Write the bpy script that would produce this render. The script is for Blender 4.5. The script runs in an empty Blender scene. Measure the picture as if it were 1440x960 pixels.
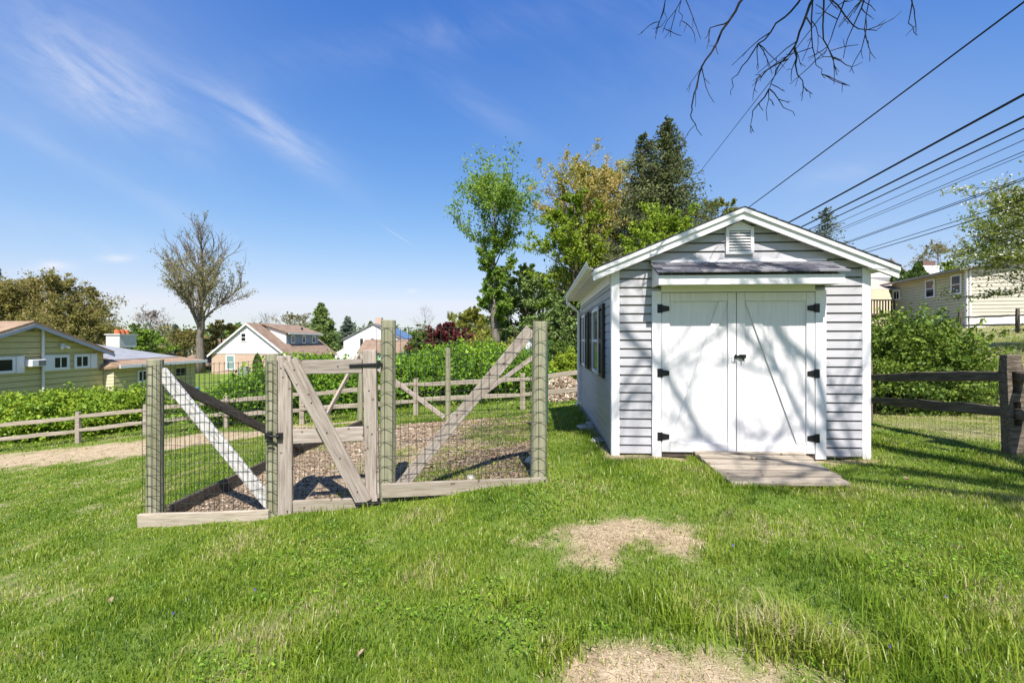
import bpy, math, random, zlib
import numpy as np
from mathutils import Vector, Matrix
random.seed(7)
RNG = np.random.default_rng(11)
R = math.radians
scene = bpy.context.scene
COL = scene.collection
F = 640.0            # focal length in photo pixels (16 mm on 36 mm)
CX, HY = 720.0, 477.0
CAMZ = 1.40

# ------------------------------------------------------------------ materials
def nodes_of(name):
    m = bpy.data.materials.new(name); m.use_nodes = True
    nt = m.node_tree; nt.nodes.clear()
    return m, nt
def nd(nt, t, **kw):
    n = nt.nodes.new(t)
    for k, v in kw.items():
        if k in n.inputs.keys(): n.inputs[k].default_value = v
        else: setattr(n, k, v)
    return n
def ramp(nt, stops, interp='LINEAR'):
    r = nt.nodes.new('ShaderNodeValToRGB'); r.color_ramp.interpolation = interp
    e = r.color_ramp.elements
    while len(e) < len(stops): e.new(0.5)
    for el, (p, c) in zip(e, stops):
        el.position = p; el.color = (c[0], c[1], c[2], 1)
    return r
def mat_noise(name, stops, scale=8, rough=0.7, bump=0.2, stretch=(1, 1, 1), detail=6, dist=0.01, spec=0.3, fine=0.0, knots=0.0):
    m, nt = nodes_of(name); L = nt.links.new
    tc = nd(nt, 'ShaderNodeTexCoord'); mp = nd(nt, 'ShaderNodeMapping'); mp.inputs['Scale'].default_value = stretch
    L(tc.outputs['Object'], mp.inputs['Vector'])
    oi = nd(nt, 'ShaderNodeObjectInfo')
    add = nd(nt, 'ShaderNodeVectorMath', operation='ADD'); sc = nd(nt, 'ShaderNodeMath', operation='MULTIPLY'); sc.inputs[1].default_value = 37.0
    L(oi.outputs['Random'], sc.inputs[0]); L(mp.outputs[0], add.inputs[0]); L(sc.outputs[0], add.inputs[1])
    nz = nd(nt, 'ShaderNodeTexNoise', Scale=scale, Detail=detail, Roughness=0.65); L(add.outputs[0], nz.inputs['Vector'])
    rp = ramp(nt, stops); L(nz.outputs['Fac'], rp.inputs['Fac'])
    bs = nd(nt, 'ShaderNodeBsdfPrincipled', Roughness=rough); bs.inputs['Specular IOR Level'].default_value = spec
    col = rp.outputs['Color']
    n2 = nd(nt, 'ShaderNodeTexNoise', Scale=scale * 0.23, Detail=3); L(add.outputs[0], n2.inputs['Vector'])
    mx = nd(nt, 'ShaderNodeMix', data_type='RGBA', blend_type='MULTIPLY'); mx.inputs[0].default_value = 0.5 + fine
    r2 = ramp(nt, [(0.3, (0.62, 0.62, 0.62)), (0.7, (1, 1, 1))]); L(n2.outputs['Fac'], r2.inputs['Fac'])
    L(col, mx.inputs[6]); L(r2.outputs['Color'], mx.inputs[7]); out = mx.outputs[2]
    if knots:
        ad2 = nd(nt, 'ShaderNodeVectorMath', operation='ADD'); L(tc.outputs['Object'], ad2.inputs[0]); L(sc.outputs[0], ad2.inputs[1])
        vo = nd(nt, 'ShaderNodeTexVoronoi', voronoi_dimensions='2D', Scale=knots); L(ad2.outputs[0], vo.inputs['Vector'])
        kr = ramp(nt, [(0.03, (0.30, 0.24, 0.20)), (0.055, (0.75, 0.7, 0.66)), (0.075, (1, 1, 1))]); L(vo.outputs['Distance'], kr.inputs[0])
        m3 = nd(nt, 'ShaderNodeMix', data_type='RGBA', blend_type='MULTIPLY'); m3.inputs[0].default_value = .85; L(out, m3.inputs[6]); L(kr.outputs[0], m3.inputs[7]); out = m3.outputs[2]
        tn = nd(nt, 'ShaderNodeMapRange'); tn.inputs[3].default_value = .78; tn.inputs[4].default_value = 1.12; L(oi.outputs['Random'], tn.inputs[0])      # boards weather differently
        m4 = nd(nt, 'ShaderNodeVectorMath', operation='SCALE'); L(out, m4.inputs[0]); L(tn.outputs[0], m4.inputs['Scale']); out = m4.outputs[0]
    L(out, bs.inputs['Base Color'])
    if bump:
        bp = nd(nt, 'ShaderNodeBump', Strength=bump, Distance=dist); L(nz.outputs['Fac'], bp.inputs['Height']); L(bp.outputs[0], bs.inputs['Normal'])
    o = nd(nt, 'ShaderNodeOutputMaterial'); L(bs.outputs[0], o.inputs[0])
    return m
def g(*c): return tuple(c)
def mat_plain(name, c, rough=0.5, metal=0.0, spec=0.4, var=0.08, scale=3.0, bump=0.02):
    hi = tuple(min(1, x * (1 + var)) for x in c); lo = tuple(x * (1 - var) for x in c)
    m = mat_noise(name, [(0.3, lo), (0.7, hi)], scale=scale, rough=rough, bump=bump, spec=spec, fine=-0.38)
    m.node_tree.nodes['Principled BSDF'].inputs['Metallic'].default_value = metal
    return m
def mat_leaf(name, stops, trans=0.3, patch=0.35, pscale=0.6, rough=0.55):
    """colour from a per-leaf random 'tint' plus soft patches of kind"""
    m, nt = nodes_of(name); L = nt.links.new
    at = nd(nt, 'ShaderNodeAttribute', attribute_name='tint')
    tc = nd(nt, 'ShaderNodeTexCoord'); nz = nd(nt, 'ShaderNodeTexNoise', Scale=pscale, Detail=4); L(tc.outputs['Object'], nz.inputs['Vector'])
    mr = nd(nt, 'ShaderNodeMapRange'); mr.inputs[1].default_value = 0.3; mr.inputs[2].default_value = 0.7; mr.inputs[3].default_value = -patch; mr.inputs[4].default_value = patch
    L(nz.outputs['Fac'], mr.inputs[0])
    ad = nd(nt, 'ShaderNodeMath', operation='ADD', use_clamp=True); L(at.outputs['Fac'], ad.inputs[0]); L(mr.outputs[0], ad.inputs[1])
    rp = ramp(nt, stops); L(ad.outputs[0], rp.inputs['Fac'])
    bs = nd(nt, 'ShaderNodeBsdfPrincipled', Roughness=rough); bs.inputs['Specular IOR Level'].default_value = 0.25
    L(rp.outputs['Color'], bs.inputs['Base Color'])
    tr = nd(nt, 'ShaderNodeBsdfTranslucent'); L(rp.outputs['Color'], tr.inputs['Color'])
    mx = nd(nt, 'ShaderNodeMixShader'); mx.inputs[0].default_value = trans
    L(bs.outputs[0], mx.inputs[1]); L(tr.outputs[0], mx.inputs[2])
    o = nd(nt, 'ShaderNodeOutputMaterial'); L(mx.outputs[0], o.inputs[0])
    return m
def mat_tint(name, stops, rough=0.8, bump=0.3, scale=60):
    m, nt = nodes_of(name); L = nt.links.new
    at = nd(nt, 'ShaderNodeAttribute', attribute_name='tint'); tc = nd(nt, 'ShaderNodeTexCoord')
    nz = nd(nt, 'ShaderNodeTexNoise', Scale=scale, Detail=5); L(tc.outputs['Object'], nz.inputs['Vector'])
    mr = nd(nt, 'ShaderNodeMapRange'); mr.inputs[3].default_value = -0.25; mr.inputs[4].default_value = 0.25; L(nz.outputs['Fac'], mr.inputs[0])
    ad = nd(nt, 'ShaderNodeMath', operation='ADD', use_clamp=True); L(at.outputs['Fac'], ad.inputs[0]); L(mr.outputs[0], ad.inputs[1])
    rp = ramp(nt, stops); L(ad.outputs[0], rp.inputs['Fac'])
    bs = nd(nt, 'ShaderNodeBsdfPrincipled', Roughness=rough); bs.inputs['Specular IOR Level'].default_value = 0.2; L(rp.outputs[0], bs.inputs['Base Color'])
    bp = nd(nt, 'ShaderNodeBump', Strength=bump, Distance=0.01); L(nz.outputs['Fac'], bp.inputs['Height']); L(bp.outputs[0], bs.inputs['Normal'])
    o = nd(nt, 'ShaderNodeOutputMaterial'); L(bs.outputs[0], o.inputs[0])
    return m
def mat_shingle(name, c1, c2, sx=3.0, axis='XZ'):
    """asphalt shingles: brick pattern over object coordinates"""
    m, nt = nodes_of(name); L = nt.links.new
    tc = nd(nt, 'ShaderNodeTexCoord')
    nz = nd(nt, 'ShaderNodeTexNoise', Scale=2.0, Detail=6); L(tc.outputs['Object'], nz.inputs['Vector'])
    n2 = nd(nt, 'ShaderNodeTexNoise', Scale=90.0, Detail=2); L(tc.outputs['Object'], n2.inputs['Vector'])
    mu = nd(nt, 'ShaderNodeMath', operation='MULTIPLY'); L(nz.outputs['Fac'], mu.inputs[0]); L(n2.outputs['Fac'], mu.inputs[1])
    wv = nd(nt, 'ShaderNodeTexWave', wave_type='BANDS', bands_direction='Z', Scale=sx, Distortion=0.4); L(tc.outputs['Object'], wv.inputs['Vector'])
    rp = ramp(nt, [(0.12, c1), (0.4, c2)]); L(mu.outputs[0], rp.inputs['Fac'])
    r2 = ramp(nt, [(0.0, (0.7, 0.7, 0.7)), (0.25, (1, 1, 1))]); L(wv.outputs['Fac'], r2.inputs['Fac'])
    mx = nd(nt, 'ShaderNodeMix', data_type='RGBA', blend_type='MULTIPLY'); mx.inputs[0].default_value = 1
    L(rp.outputs[0], mx.inputs[6]); L(r2.outputs[0], mx.inputs[7])
    bs = nd(nt, 'ShaderNodeBsdfPrincipled', Roughness=0.9); bs.inputs['Specular IOR Level'].default_value = 0.15; L(mx.outputs[2], bs.inputs['Base Color'])
    o = nd(nt, 'ShaderNodeOutputMaterial'); L(bs.outputs[0], o.inputs[0])
    return m
def mat_brick(name):
    m, nt = nodes_of(name); L = nt.links.new
    tc = nd(nt, 'ShaderNodeTexCoord'); mp = nd(nt, 'ShaderNodeMapping'); mp.inputs['Rotation'].default_value = (R(90), 0, 0)
    L(tc.outputs['Object'], mp.inputs[0])
    b = nd(nt, 'ShaderNodeTexBrick', Scale=4.0); b.inputs['Color1'].default_value = (0.42, 0.27, 0.19, 1); b.inputs['Color2'].default_value = (0.50, 0.34, 0.25, 1); b.inputs['Mortar'].default_value = (0.5, 0.44, 0.38, 1)
    L(mp.outputs[0], b.inputs['Vector'])
    bs = nd(nt, 'ShaderNodeBsdfPrincipled', Roughness=0.9); L(b.outputs[0], bs.inputs['Base Color'])
    o = nd(nt, 'ShaderNodeOutputMaterial'); L(bs.outputs[0], o.inputs[0])
    return m

M = {}
M['white'] = mat_noise('white_paint', [(0.2, (0.775, 0.745, 0.755)), (0.75, (0.84, 0.81, 0.82))], scale=4, rough=0.45, bump=0.03, fine=-0.42)
M['door_white'] = mat_noise('door_paint', [(0.25, (0.67, 0.645, 0.645)), (0.6, (0.77, 0.745, 0.75))], scale=3, rough=0.45, bump=0.35, dist=.004, stretch=(14, 14, 0.7), fine=-0.42)
M['siding'] = mat_noise('vinyl_siding', [(0.25, (0.385, 0.375, 0.395)), (0.75, (0.48, 0.468, 0.485))], scale=2.2, rough=0.5, bump=0.05, stretch=(1, 1, 6), fine=-0.35)
M['black_iron'] = mat_plain('black_iron', (0.012, 0.012, 0.014), rough=0.45, var=0.3, scale=30)
M['shutter'] = mat_plain('black_shutter', (0.014, 0.014, 0.017), rough=0.5, var=0.2, scale=20)
M['glass'] = mat_plain('window_glass', (0.012, 0.016, 0.022), rough=0.12, spec=0.25, var=0.2, bump=0)
M['glass_teal'] = mat_plain('pale_window_glass', (0.20, 0.30, 0.30), rough=0.08, spec=0.8, var=0.2, bump=0)
M['shed_roof'] = mat_shingle('dark_shingles', (0.025, 0.025, 0.03), (0.09, 0.09, 0.1), 5)
M['tab'] = mat_tint('weathered_shingle_tabs', [(0.0, (0.04, 0.04, 0.05)), (0.5, (0.11, 0.11, 0.13)), (1.0, (0.24, 0.23, 0.24))], scale=50)
M['oldwood'] = mat_noise('weathered_wood', [(0.25, (0.15, 0.115, 0.095)), (0.45, (0.31, 0.26, 0.22)), (0.7, (0.44, 0.39, 0.34))], scale=5, rough=0.85, bump=0.55, stretch=(0.7, 9, 9), spec=0.15, knots=4.5)
M['palewood'] = mat_noise('pale_wood', [(0.25, (0.19, 0.15, 0.11)), (0.45, (0.36, 0.305, 0.235)), (0.7, (0.48, 0.42, 0.345))], scale=5, rough=0.85, bump=0.45, stretch=(0.7, 9, 9), spec=0.15, knots=4.5)
M['whitewood'] = mat_noise('peeling_white_wood', [(0.30, (0.30, 0.27, 0.24)), (0.46, (0.48, 0.46, 0.44)), (0.72, (0.66, 0.65, 0.64))], scale=6, rough=0.75, bump=0.3, stretch=(0.8, 6, 6))
M['darkwood'] = mat_noise('dark_wood', [(0.25, (0.035, 0.028, 0.022)), (0.5, (0.10, 0.082, 0.068)), (0.75, (0.17, 0.145, 0.12))], scale=5, rough=0.9, bump=0.6, stretch=(0.7, 9, 9), spec=0.1)
M['post'] = mat_noise('treated_post', [(0.25, (0.14, 0.14, 0.085)), (0.45, (0.27, 0.26, 0.17)), (0.7, (0.37, 0.36, 0.26))], scale=4, rough=0.85, bump=0.6, stretch=(9, 9, 0.6), spec=0.15)
M['railwood'] = mat_noise('split_rail_wood', [(0.25, (0.15, 0.12, 0.09)), (0.5, (0.34, 0.29, 0.23)), (0.75, (0.46, 0.40, 0.33))], scale=4, rough=0.9, bump=0.7, stretch=(0.7, 8, 8), spec=0.1)
M['greyrail'] = mat_noise('grey_split_rail', [(0.25, (0.05, 0.04, 0.03)), (0.5, (0.16, 0.128, 0.098)), (0.78, (0.34, 0.28, 0.22))], scale=5, rough=0.9, bump=0.8, stretch=(0.7, 9, 9), spec=0.1, dist=0.02)
M['rampwood'] = mat_noise('ramp_boards', [(0.25, (0.11, 0.088, 0.068)), (0.45, (0.31, 0.262, 0.205)), (0.72, (0.48, 0.42, 0.34))], scale=4, rough=0.9, bump=0.5, stretch=(0.6, 9, 9), spec=0.1, knots=3.5)
M['wire'] = mat_plain('fence_wire', (0.03, 0.035, 0.03), rough=0.5, var=0.3, scale=20, bump=0)
M['greenmesh'] = mat_plain('green_screen', (0.005, 0.11, 0.075), rough=0.7, var=0.3, scale=30)
M['cable'] = mat_plain('cable_black', (0.012, 0.012, 0.014), rough=0.6, bump=0)
M['bark'] = mat_noise('bark', [(0.3, (0.07, 0.055, 0.042)), (0.7, (0.20, 0.165, 0.13))], scale=3, rough=0.95, bump=0.8, stretch=(5, 5, 0.7), dist=0.05, spec=0.1)
M['greybark'] = mat_noise('grey_bark', [(0.3, (0.11, 0.095, 0.08)), (0.7, (0.27, 0.235, 0.2))], scale=3, rough=0.95, bump=0.8, stretch=(5, 5, 0.7), dist=0.05, spec=0.1)
M['darkbark'] = mat_noise('dark_bark', [(0.3, (0.02, 0.018, 0.018)), (0.7, (0.06, 0.052, 0.05))], scale=6, rough=0.95, bump=0.5, spec=0.1)
M['yellow_siding'] = mat_noise('yellow_siding', [(0.25, (0.56, 0.48, 0.22)), (0.75, (0.64, 0.56, 0.29))], scale=2, rough=0.7, bump=0.03, fine=-0.3)
M['pale_siding'] = mat_noise('pale_cream_siding', [(0.25, (0.50, 0.465, 0.38)), (0.75, (0.57, 0.53, 0.44))], scale=2, rough=0.7, bump=0.03, fine=-0.3)
M['cream'] = mat_noise('cream_siding', [(0.25, (0.60, 0.54, 0.36)), (0.75, (0.68, 0.60, 0.42))], scale=2, rough=0.7, bump=0.03, fine=-0.3)
M['tan_siding'] = mat_noise('tan_siding', [(0.25, (0.58, 0.51, 0.35)), (0.75, (0.66, 0.58, 0.42))], scale=2, rough=0.65, bump=0.03, fine=-0.3)
M['tan_roof'] = mat_shingle('tan_shingles', (0.22, 0.15, 0.10), (0.40, 0.28, 0.19), 3)
M['red_roof'] = mat_shingle('red_brown_shingles', (0.19, 0.13, 0.095), (0.32, 0.23, 0.17), 3)
M['grey_roof'] = mat_shingle('grey_shingles', (0.12, 0.12, 0.12), (0.3, 0.29, 0.28), 3)
M['membrane'] = mat_plain('roof_membrane', (0.27, 0.275, 0.29), rough=0.6, var=0.15)
M['greyblue'] = mat_plain('grey_blue_siding', (0.25, 0.29, 0.36), rough=0.7, var=0.08)
M['paleblue'] = mat_plain('pale_blue_siding', (0.42, 0.56, 0.62), rough=0.7, var=0.08)
M['solar'] = mat_plain('solar_panel', (0.015, 0.04, 0.14), rough=0.15, spec=0.7, var=0.2)
M['brick'] = mat_brick('red_brick')
M['terracotta'] = mat_plain('terracotta', (0.5, 0.14, 0.05), rough=0.8, var=0.2, scale=8)
M['canvas'] = mat_noise('tan_canvas', [(0.3, (0.45, 0.37, 0.29)), (0.7, (0.56, 0.47, 0.38))], scale=2, rough=0.85, bump=0.1, stretch=(6, 1, 1))
M['brownwood'] = mat_plain('brown_stain', (0.11, 0.055, 0.04), rough=0.7, var=0.2)
M['concrete'] = mat_noise('concrete', [(0.3, (0.42, 0.39, 0.34)), (0.7, (0.54, 0.5, 0.44))], scale=4, rough=0.9, bump=0.1)
M['blueplastic'] = mat_plain('blue_plastic', (0.05, 0.18, 0.42), rough=0.4, var=0.1)
M['charcoal'] = mat_plain('charcoal_cover', (0.02, 0.022, 0.025), rough=0.6, var=0.3, scale=10)
M['stone'] = mat_noise('pale_stone', [(0.3, (0.35, 0.33, 0.30)), (0.7, (0.6, 0.58, 0.54))], scale=12, rough=0.9, bump=0.5)
M['grass'] = mat_leaf('grass_blades', [(0.0, (0.045, 0.10, 0.010)), (0.25, (0.10, 0.195, 0.015)), (0.5, (0.195, 0.295, 0.022)), (0.78, (0.32, 0.395, 0.042)), (0.92, (0.36, 0.36, 0.11)), (1.0, (0.52, 0.45, 0.25))], trans=0.45, patch=0.30, pscale=1.3, rough=0.36)
M['grass'].node_tree.nodes['Principled BSDF'].inputs['Specular IOR Level'].default_value = 0.36
M['straw'] = mat_leaf('dry_straw', [(0.0, (0.22, 0.17, 0.08)), (0.5, (0.42, 0.34, 0.19)), (1.0, (0.56, 0.47, 0.30))], trans=0.15, patch=0.2)
M['chips'] = mat_tint('wood_chip_bark', [(0.0, (0.05, 0.035, 0.024)), (0.4, (0.20, 0.14, 0.092)), (0.75, (0.41, 0.31, 0.215)), (1.0, (0.66, 0.58, 0.47))], scale=30)
LEAF = {}
def leafset(k, *cols, trans=0.45, patch=0.3, ps=0.5, gain=1.35):
    cols = [tuple(min(.85, x * (gain if k != 'blossom' else 1.1)) for x in c) for c in cols]
    n = len(cols); LEAF[k] = mat_leaf(k + '_leaves', [(i / (n - 1), c) for i, c in enumerate(cols)], trans=trans, patch=patch, pscale=ps)
leafset('hedge', (0.045, 0.10, 0.010), (0.105, 0.21, 0.016), (0.20, 0.32, 0.025), trans=0.3, ps=1.4, gain=1.2, patch=.42)
leafset('lefthedge', (0.06, 0.12, 0.012), (0.14, 0.235, 0.018), (0.25, 0.33, 0.03), trans=0.3, ps=1.4, gain=1.2, patch=.42)
leafset('yew', (0.03, 0.065, 0.012), (0.085, 0.15, 0.020), (0.20, 0.265, 0.035), trans=0.3, ps=1.2, gain=1.15)
leafset('olive', (0.085, 0.09, 0.022), (0.18, 0.16, 0.045), (0.28, 0.225, 0.085), gain=1.5)
leafset('tall', (0.07, 0.13, 0.018), (0.145, 0.23, 0.03), (0.23, 0.31, 0.05), gain=1.45)
leafset('orange', (0.18, 0.24, 0.04), (0.33, 0.29, 0.07), (0.46, 0.355, 0.135), ps=0.35, gain=1.25, patch=.45)
leafset('lime', (0.10, 0.16, 0.015), (0.19, 0.26, 0.022), (0.28, 0.34, 0.035))
leafset('yellowgreen', (0.11, 0.13, 0.02), (0.19, 0.20, 0.03), (0.27, 0.26, 0.05))
leafset('spruce', (0.028, 0.040, 0.015), (0.060, 0.078, 0.026), (0.125, 0.135, 0.05), trans=0.35, gain=1.75)
leafset('darkpine', (0.045, 0.075, 0.022), (0.095, 0.14, 0.036), (0.16, 0.21, 0.06), trans=0.3, gain=1.7)
leafset('bluespruce', (0.045, 0.07, 0.05), (0.09, 0.12, 0.085), (0.17, 0.19, 0.14), trans=0.1)
leafset('maple', (0.05, 0.01, 0.012), (0.11, 0.022, 0.025), (0.17, 0.045, 0.045))
leafset('midgreen', (0.04, 0.075, 0.015), (0.085, 0.14, 0.025), (0.15, 0.20, 0.04))
leafset('palebud', (0.13, 0.12, 0.05), (0.21, 0.19, 0.08), (0.28, 0.25, 0.13))
leafset('blossom', (0.48, 0.47, 0.40), (0.66, 0.65, 0.58), (0.78, 0.77, 0.72), trans=0.25)
leafset('dogwood', (0.09, 0.13, 0.02), (0.17, 0.21, 0.035), (0.27, 0.29, 0.06))
leafset('graytwig', (0.14, 0.12, 0.11), (0.21, 0.18, 0.16), (0.28, 0.24, 0.22), trans=0.0)
leafset('violet', (0.10, 0.06, 0.30), (0.20, 0.12, 0.48), (0.32, 0.22, 0.6))

# ------------------------------------------------------------------ mesh helpers
class MB:
    def __init__(s): s.v = []; s.f = []; s.t = []
    def add(s, vs, fs, tint=0.5):
        b = len(s.v); s.v += [tuple(p) for p in vs]
        for q in fs: s.f.append([b + i for i in q]); s.t.append(tint)
        return s
    def box(s, x0, x1, y0, y1, z0, z1, tint=0.5):
        vs = [(x0,y0,z0),(x1,y0,z0),(x1,y1,z0),(x0,y1,z0),(x0,y0,z1),(x1,y0,z1),(x1,y1,z1),(x0,y1,z1)]
        return s.add(vs, [(3,2,1,0),(4,5,6,7),(0,1,5,4),(1,2,6,5),(2,3,7,6),(3,0,4,7)], tint)
    def hexa(s, p, tint=0.5):  # 8 points, bottom 4 ccw then top 4
        return s.add(p, [(3,2,1,0),(4,5,6,7),(0,1,5,4),(1,2,6,5),(2,3,7,6),(3,0,4,7)], tint)
    def prism(s, poly, axis, a, b, tint=0.5):
        """poly of (u,v) extruded along axis 'x','y','z' from a to b"""
        def pt(u, v, w): return {'x': (w, u, v), 'y': (u, w, v), 'z': (u, v, w)}[axis]
        n = len(poly); vs = [pt(u, v, a) for u, v in poly] + [pt(u, v, b) for u, v in poly]
        fs = [tuple(range(n - 1, -1, -1)), tuple(range(n, 2 * n))] + [(i, (i + 1) % n, n + (i + 1) % n, n + i) for i in range(n)]
        return s.add(vs, fs, tint)
    def tube(s, pts, rad, sides=6, cap=True, tint=0.5, wob=0.0):
        pts = [Vector(p) for p in pts]; n = len(pts)
        if not hasattr(rad, '__len__'): rad = [rad] * n
        vs = []; u = None
        for i, p in enumerate(pts):
            d = (pts[min(i + 1, n - 1)] - pts[max(i - 1, 0)])
            d = d.normalized() if d.length > 1e-9 else Vector((0, 0, 1))
            if u is None:
                u = d.orthogonal().normalized()
            else:
                u = (u - d * u.dot(d)); u = u.normalized() if u.length > 1e-6 else d.orthogonal().normalized()
            w = d.cross(u)
            for k in range(sides):
                a = 2 * math.pi * k / sides; r = rad[i] * (1 + (random.uniform(-wob, wob) if wob else 0))
                vs.append(p + (u * math.cos(a) + w * math.sin(a)) * r)
        fs = []
        for i in range(n - 1):
            for k in range(sides):
                k2 = (k + 1) % sides
                fs.append((i * sides + k, i * sides + k2, (i + 1) * sides + k2, (i + 1) * sides + k))
        if cap:
            fs.append(tuple(range(sides - 1, -1, -1))); fs.append(tuple((n - 1) * sides + k for k in range(sides)))
        return s.add(vs, fs, tint)
    def build(s, name, mat, parent=None, smooth=False, bevel=0.0, label=None):
        me = bpy.data.meshes.new(name); me.from_pydata([tuple(v) for v in s.v], [], s.f); me.update()
        a = me.attributes.new('tint', 'FLOAT', 'FACE'); a.data.foreach_set('value', np.array(s.t, dtype=np.float32))
        me.materials.append(mat)
        if smooth: me.polygons.foreach_set('use_smooth', [True] * len(me.polygons))
        return link(name, me, parent, bevel, label)
def wmat(o):
    if o.parent: return wmat(o.parent) @ o.matrix_parent_inverse @ o.matrix_basis
    return o.matrix_basis.copy()
LOCAL = set()
def link(name, me, parent=None, bevel=0.0, label=None):
    o = bpy.data.objects.new(name, me); COL.objects.link(o)
    if parent is not None:
        o.parent = parent
        top = parent
        while top.parent: top = top.parent
        if top.name not in LOCAL: o.matrix_parent_inverse = wmat(parent).inverted()
    if bevel:
        b = o.modifiers.new('bevel', 'BEVEL'); b.width = bevel; b.segments = 2; b.limit_method = 'ANGLE'; b.angle_limit = R(50)
    if label: o['label'] = label
    return o
def tag(o, label, cat, group=None, kind=None):
    if label: o['label'] = label
    if cat: o['category'] = cat
    if group: o['group'] = group
    if kind: o['kind'] = kind
    return o
def thing(name, label, cat, loc=(0, 0, 0), rz=0.0, group=None, local=False):
    o = bpy.data.objects.new(name, None); COL.objects.link(o); o.empty_display_size = 0.2
    o.location = loc; o.rotation_euler = (0, 0, rz)
    o.matrix_basis = Matrix.Translation(loc) @ Matrix.Rotation(rz, 4, 'Z')
    if local: LOCAL.add(o.name)
    return tag(o, label, cat, group)
def np_mesh(name, verts, loops, starts, mat, tint=None, domain='FACE', smooth=False):
    me = bpy.data.meshes.new(name)
    me.vertices.add(len(verts)); me.vertices.foreach_set('co', np.ascontiguousarray(verts, dtype=np.float32).ravel())
    me.loops.add(len(loops)); me.loops.foreach_set('vertex_index', np.ascontiguousarray(loops, dtype=np.int32))
    me.polygons.add(len(starts)); me.polygons.foreach_set('loop_start', np.ascontiguousarray(starts, dtype=np.int32))
    if smooth: me.polygons.foreach_set('use_smooth', np.ones(len(starts), dtype=bool))
    me.update(calc_edges=True)
    if tint is not None:
        a = me.attributes.new('tint', 'FLOAT', domain); a.data.foreach_set('value', np.ascontiguousarray(tint, dtype=np.float32))
    me.materials.append(mat)
    return me
def board(name, p0, p1, w, t, mat, parent, up=(0, 0, 1), bevel=0.006, taper=None, segs=1, jag=0.0, label=None):
    """plank from p0 to p1; local X runs along it, so the grain does too. w across 'up' side, t thick"""
    p0 = Vector(p0); p1 = Vector(p1); d = (p1 - p0); L = d.length; d.normalize()
    y = Vector(up); y = (y - d * y.dot(d)).normalized(); z = d.cross(y)
    b = MB(); vs = []
    for i in range(segs + 1):
        s = i / segs; x = L * s
        jy = random.uniform(-jag, jag) if 0 < i < segs else 0; jz = random.uniform(-jag, jag) * 0.5 if 0 < i < segs else 0
        k = 1.0 if taper is None else 1 - taper * abs(2 * s - 1) ** 3
        vs += [(x, -w/2*k + jy, -t/2*k + jz), (x, w/2*k + jy, -t/2*k + jz), (x, w/2*k + jy, t/2*k + jz), (x, -w/2*k + jy, t/2*k + jz)]
    fs = [(0, 1, 2, 3)]
    for i in range(segs):
        a = 4 * i
        for k in range(4): fs.append((a + k, a + 4 + k, a + 4 + (k + 1) % 4, a + (k + 1) % 4))
    n = 4 * segs; fs.append((n + 3, n + 2, n + 1, n))
    b.add(vs, fs)
    me = bpy.data.meshes.new(name); me.from_pydata(b.v, [], b.f); me.update(); me.materials.append(mat)
    o = bpy.data.objects.new(name, me); COL.objects.link(o)
    mw = Matrix((d, y, z)).transposed().to_4x4(); mw.translation = p0
    if parent is not None:
        o.parent = parent; o.matrix_parent_inverse = wmat(parent).inverted()
    o.matrix_basis = mw
    if bevel:
        m = o.modifiers.new('bevel', 'BEVEL'); m.width = bevel; m.segments = 2; m.limit_method = 'ANGLE'; m.angle_limit = R(50)
    if label: o['label'] = label
    return o
def roundpost(name, x, y, z0, z1, r, mat, parent, tilt=(0, 0), slant=0.0):
    n = 8; pts = []; rad = []
    for i in range(n + 1):
        s = i / n; pts.append((x + tilt[0] * s, y + tilt[1] * s, z0 + (z1 - z0) * s)); rad.append(r * (1.03 - 0.06 * s) * random.uniform(0.985, 1.015))
    return MB().tube(pts, rad, 16, wob=0.015).build(name, mat, parent, smooth=False, bevel=0.006)

# ------------------------------------------------------------------ terrain
CP = np.array([
 (1.2,5.5,0),(4.2,5.3,0),(1.5,9.5,0),(4.4,9.3,0),(2.8,4.4,-.06),
 (5.6,5.1,.12),(6.0,7.7,0),
 (-3.77,4.8,-.54),(-2.5,4.75,-.42),(-1.29,4.62,-.27),(-1.9,4.66,-.37),(.27,4.65,-.03),(-3.2,9.6,-.47),(-1.35,9.6,-.33),(.6,9.6,-.18),
 (.29,12.5,-.55),(-2.68,12.7,-.74),(-6.08,13.2,-1.07),(-8.92,14.2,-1.40),(-12.07,15,-1.76),(-14.3,15,-2.0),(-16.3,14.5,-2.2),
 (-3,2.2,-.55),(-6,5,-.95),(-8,9,-1.3),(0,2,-.13),(2.5,2,-.10),(0,-1,-.18),(5,2,.02),(-4,-2,-.6),(6,-3,.1),
 (25,25,2.0),(27,32,2.2),(19,19,1.45),(-25,24,-2.5),(-19,30,-2.5),(-10,20,-1.6),(-2,18,-.7),(4,16,-.2),(-26,45,-2.0),(-22,56,-2),(-10,60,-2.2),(0,30,-.9),(0,60,-1.5),
 (9,9,.05),(12,14,.8),(14,8,.85),(22,10,1.5),(30,30,2.5),(10,25,.7),(8,6,.2),(11,10,.45),
 (-150,60,-4),(-100,150,-3),(0,150,-2),(100,150,2),(150,60,4),(-150,-40,-6),(0,-100,0),(150,-60,4),
 (-500,200,-4),(-300,500,-3),(0,600,-2),(300,500,0),(500,200,3),(-500,-300,-4),(0,-500,0),(500,-300,3)], dtype=float)
def _k(r2): return np.where(r2 > 1e-12, 0.5 * r2 * np.log(r2 + 1e-12), 0)
_n = len(CP); _d2 = ((CP[:, None, :2] - CP[None, :, :2]) ** 2).sum(-1)
_A = np.zeros((_n + 3, _n + 3)); _A[:_n, :_n] = _k(_d2) + np.eye(_n) * 0.15
_A[:_n, _n] = 1; _A[:_n, _n + 1:] = CP[:, :2]; _A[_n:, :_n] = _A[:_n, _n:].T
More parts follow.
